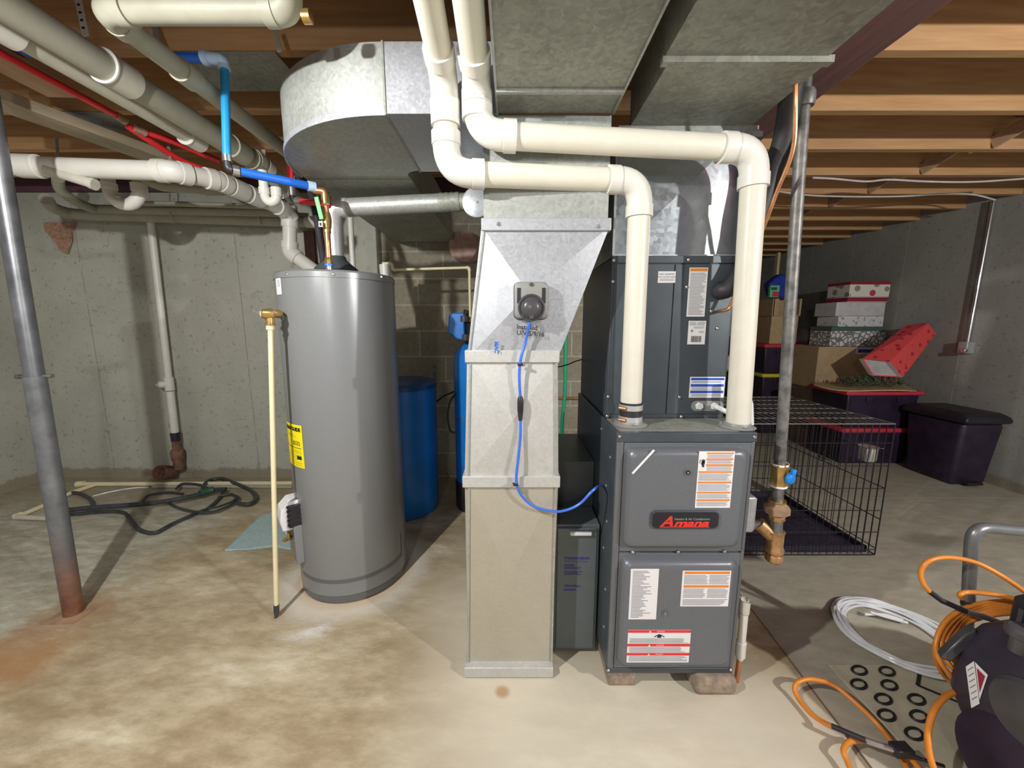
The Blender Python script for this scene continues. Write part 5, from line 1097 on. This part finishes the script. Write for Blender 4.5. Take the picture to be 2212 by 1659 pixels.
hs = fillet(h_, .045, 8); MB().tube(hs, .0165, 18).build('handle_tube', 'tube_grey', mc)
MB().tube([S(2090.5, 1307, 1.13), S(2092, 1296, 1.13)], .0175, 18).build('handle_joint', 'black', mc)
# orange hoses
oh = thing('orange_hose', Sz(2050, 1500, 0), 'orange high-pressure hose coiled on the machine and looping onto the floor', 'hose')
def PT(l): return [S(*p) for p in l]
mb = MB()
mb.tube(spline(PT([(2230, 1290, 1.02), (2170, 1248, 1.05), (2110, 1216, 1.08), (2050, 1204, 1.09), (2008, 1211, 1.09), (1990, 1232, 1.09), (1993, 1258, 1.08), (2010, 1280, 1.07)]), 8), .0068, 12)
mb.tube(spline(PT([(2220, 1300, 1.0), (2150, 1285, 1.03), (2095, 1279, 1.06), (2074, 1284, 1.06), (2078, 1293, 1.06)]), 8), .0068, 12)
for k in range(6):
    o1 = 7*k; w_ = random.uniform(-4, 4)
    mb.tube(spline(PT([(2230, 1300+5*k+w_, 1.03), (2150, 1300+5.5*k, 1.06-.004*k), (2085, 1314+6*k-w_, 1.07), (2042+o1, 1344+6*k, 1.06), (2022+o1*1.5, 1388+w_, 1.04), (2030+o1*2.0, 1428-3*k, 1.02), (2056+o1*1.6, 1462-8*k, 1.01)]), 8), .0068, 12)
mb.tube(spline([S(2020, 1390, 1.04), S(2022, 1425, 1.05), S(2040, 1460, 1.06), S(2062, 1478, 1.05)], 8), .0068, 12)
mb.tube(spline([S(2085, 1490, 1.0), S(2050, 1500, .98), S(2020, 1530, .95), S(2005, 1580, .92), S(2008, 1630, .88), S(2025, 1680, .84)], 8), .0078, 12)
mb.tube(spline([Sz(1716, 1492, .03), Sz(1722, 1475, .05), Sz(1752, 1467, .06), Sz(1800, 1480, .06), Sz(1850, 1520, .05), Sz(1900, 1570, .03), Sz(1940, 1625, .02), Sz(1975, 1690, .02)], 8), .0075, 12)
mb.tube(spline([Sz(1716, 1490, .03), Sz(1725, 1510, .02), Sz(1750, 1540, .02), Sz(1775, 1558, .03), Sz(1800, 1570, .05)], 8), .0075, 12)
mb.tube(spline([Sz(1860, 1600, .03), Sz(1836, 1602, .04), Sz(1822, 1620, .04), Sz(1830, 1645, .03), Sz(1850, 1690, .02)], 8), .0075, 12)
mb.tube(spline([Sz(1960, 1630, .04), Sz(1985, 1660, .04), Sz(2010, 1700, .04)], 6), .0078, 12)
mb.build('hose', 'orange_hose', oh)
MB().tube(PT([(2008, 1278, 1.07), (2035, 1298, 1.06), (2090, 1322, 1.04)]), .0078, 12).build('strain_relief', 'black', oh)
MB().tube([Sz(1796, 1568, .055), Sz(1872, 1600, .06)], .0078, 12).build('strain_relief', 'black', oh)
MB().tube(PT([(2088, 1321, 1.04), (2125, 1332, 1.03), (2160, 1345, 1.02)]), [.0085, .0095, .007], 10).build('metal_end', 'steel', oh)
MB().tube([Sz(1868, 1598, .06), Sz(1932, 1620, .06)], .0085, 10).build('metal_end', 'steel', oh)
a, b = Sz(1925, 1618, .06), Sz(1990, 1640, .06); MB().tube([a, b], .006, 10).box(a.x-.0, a.x+.05, a.y-.02, a.y+.012, .05, .075).tube([b, Sz(2040, 1655, .05)], .005, 8).build('quick_connector', 'black', oh, bevel=.003)
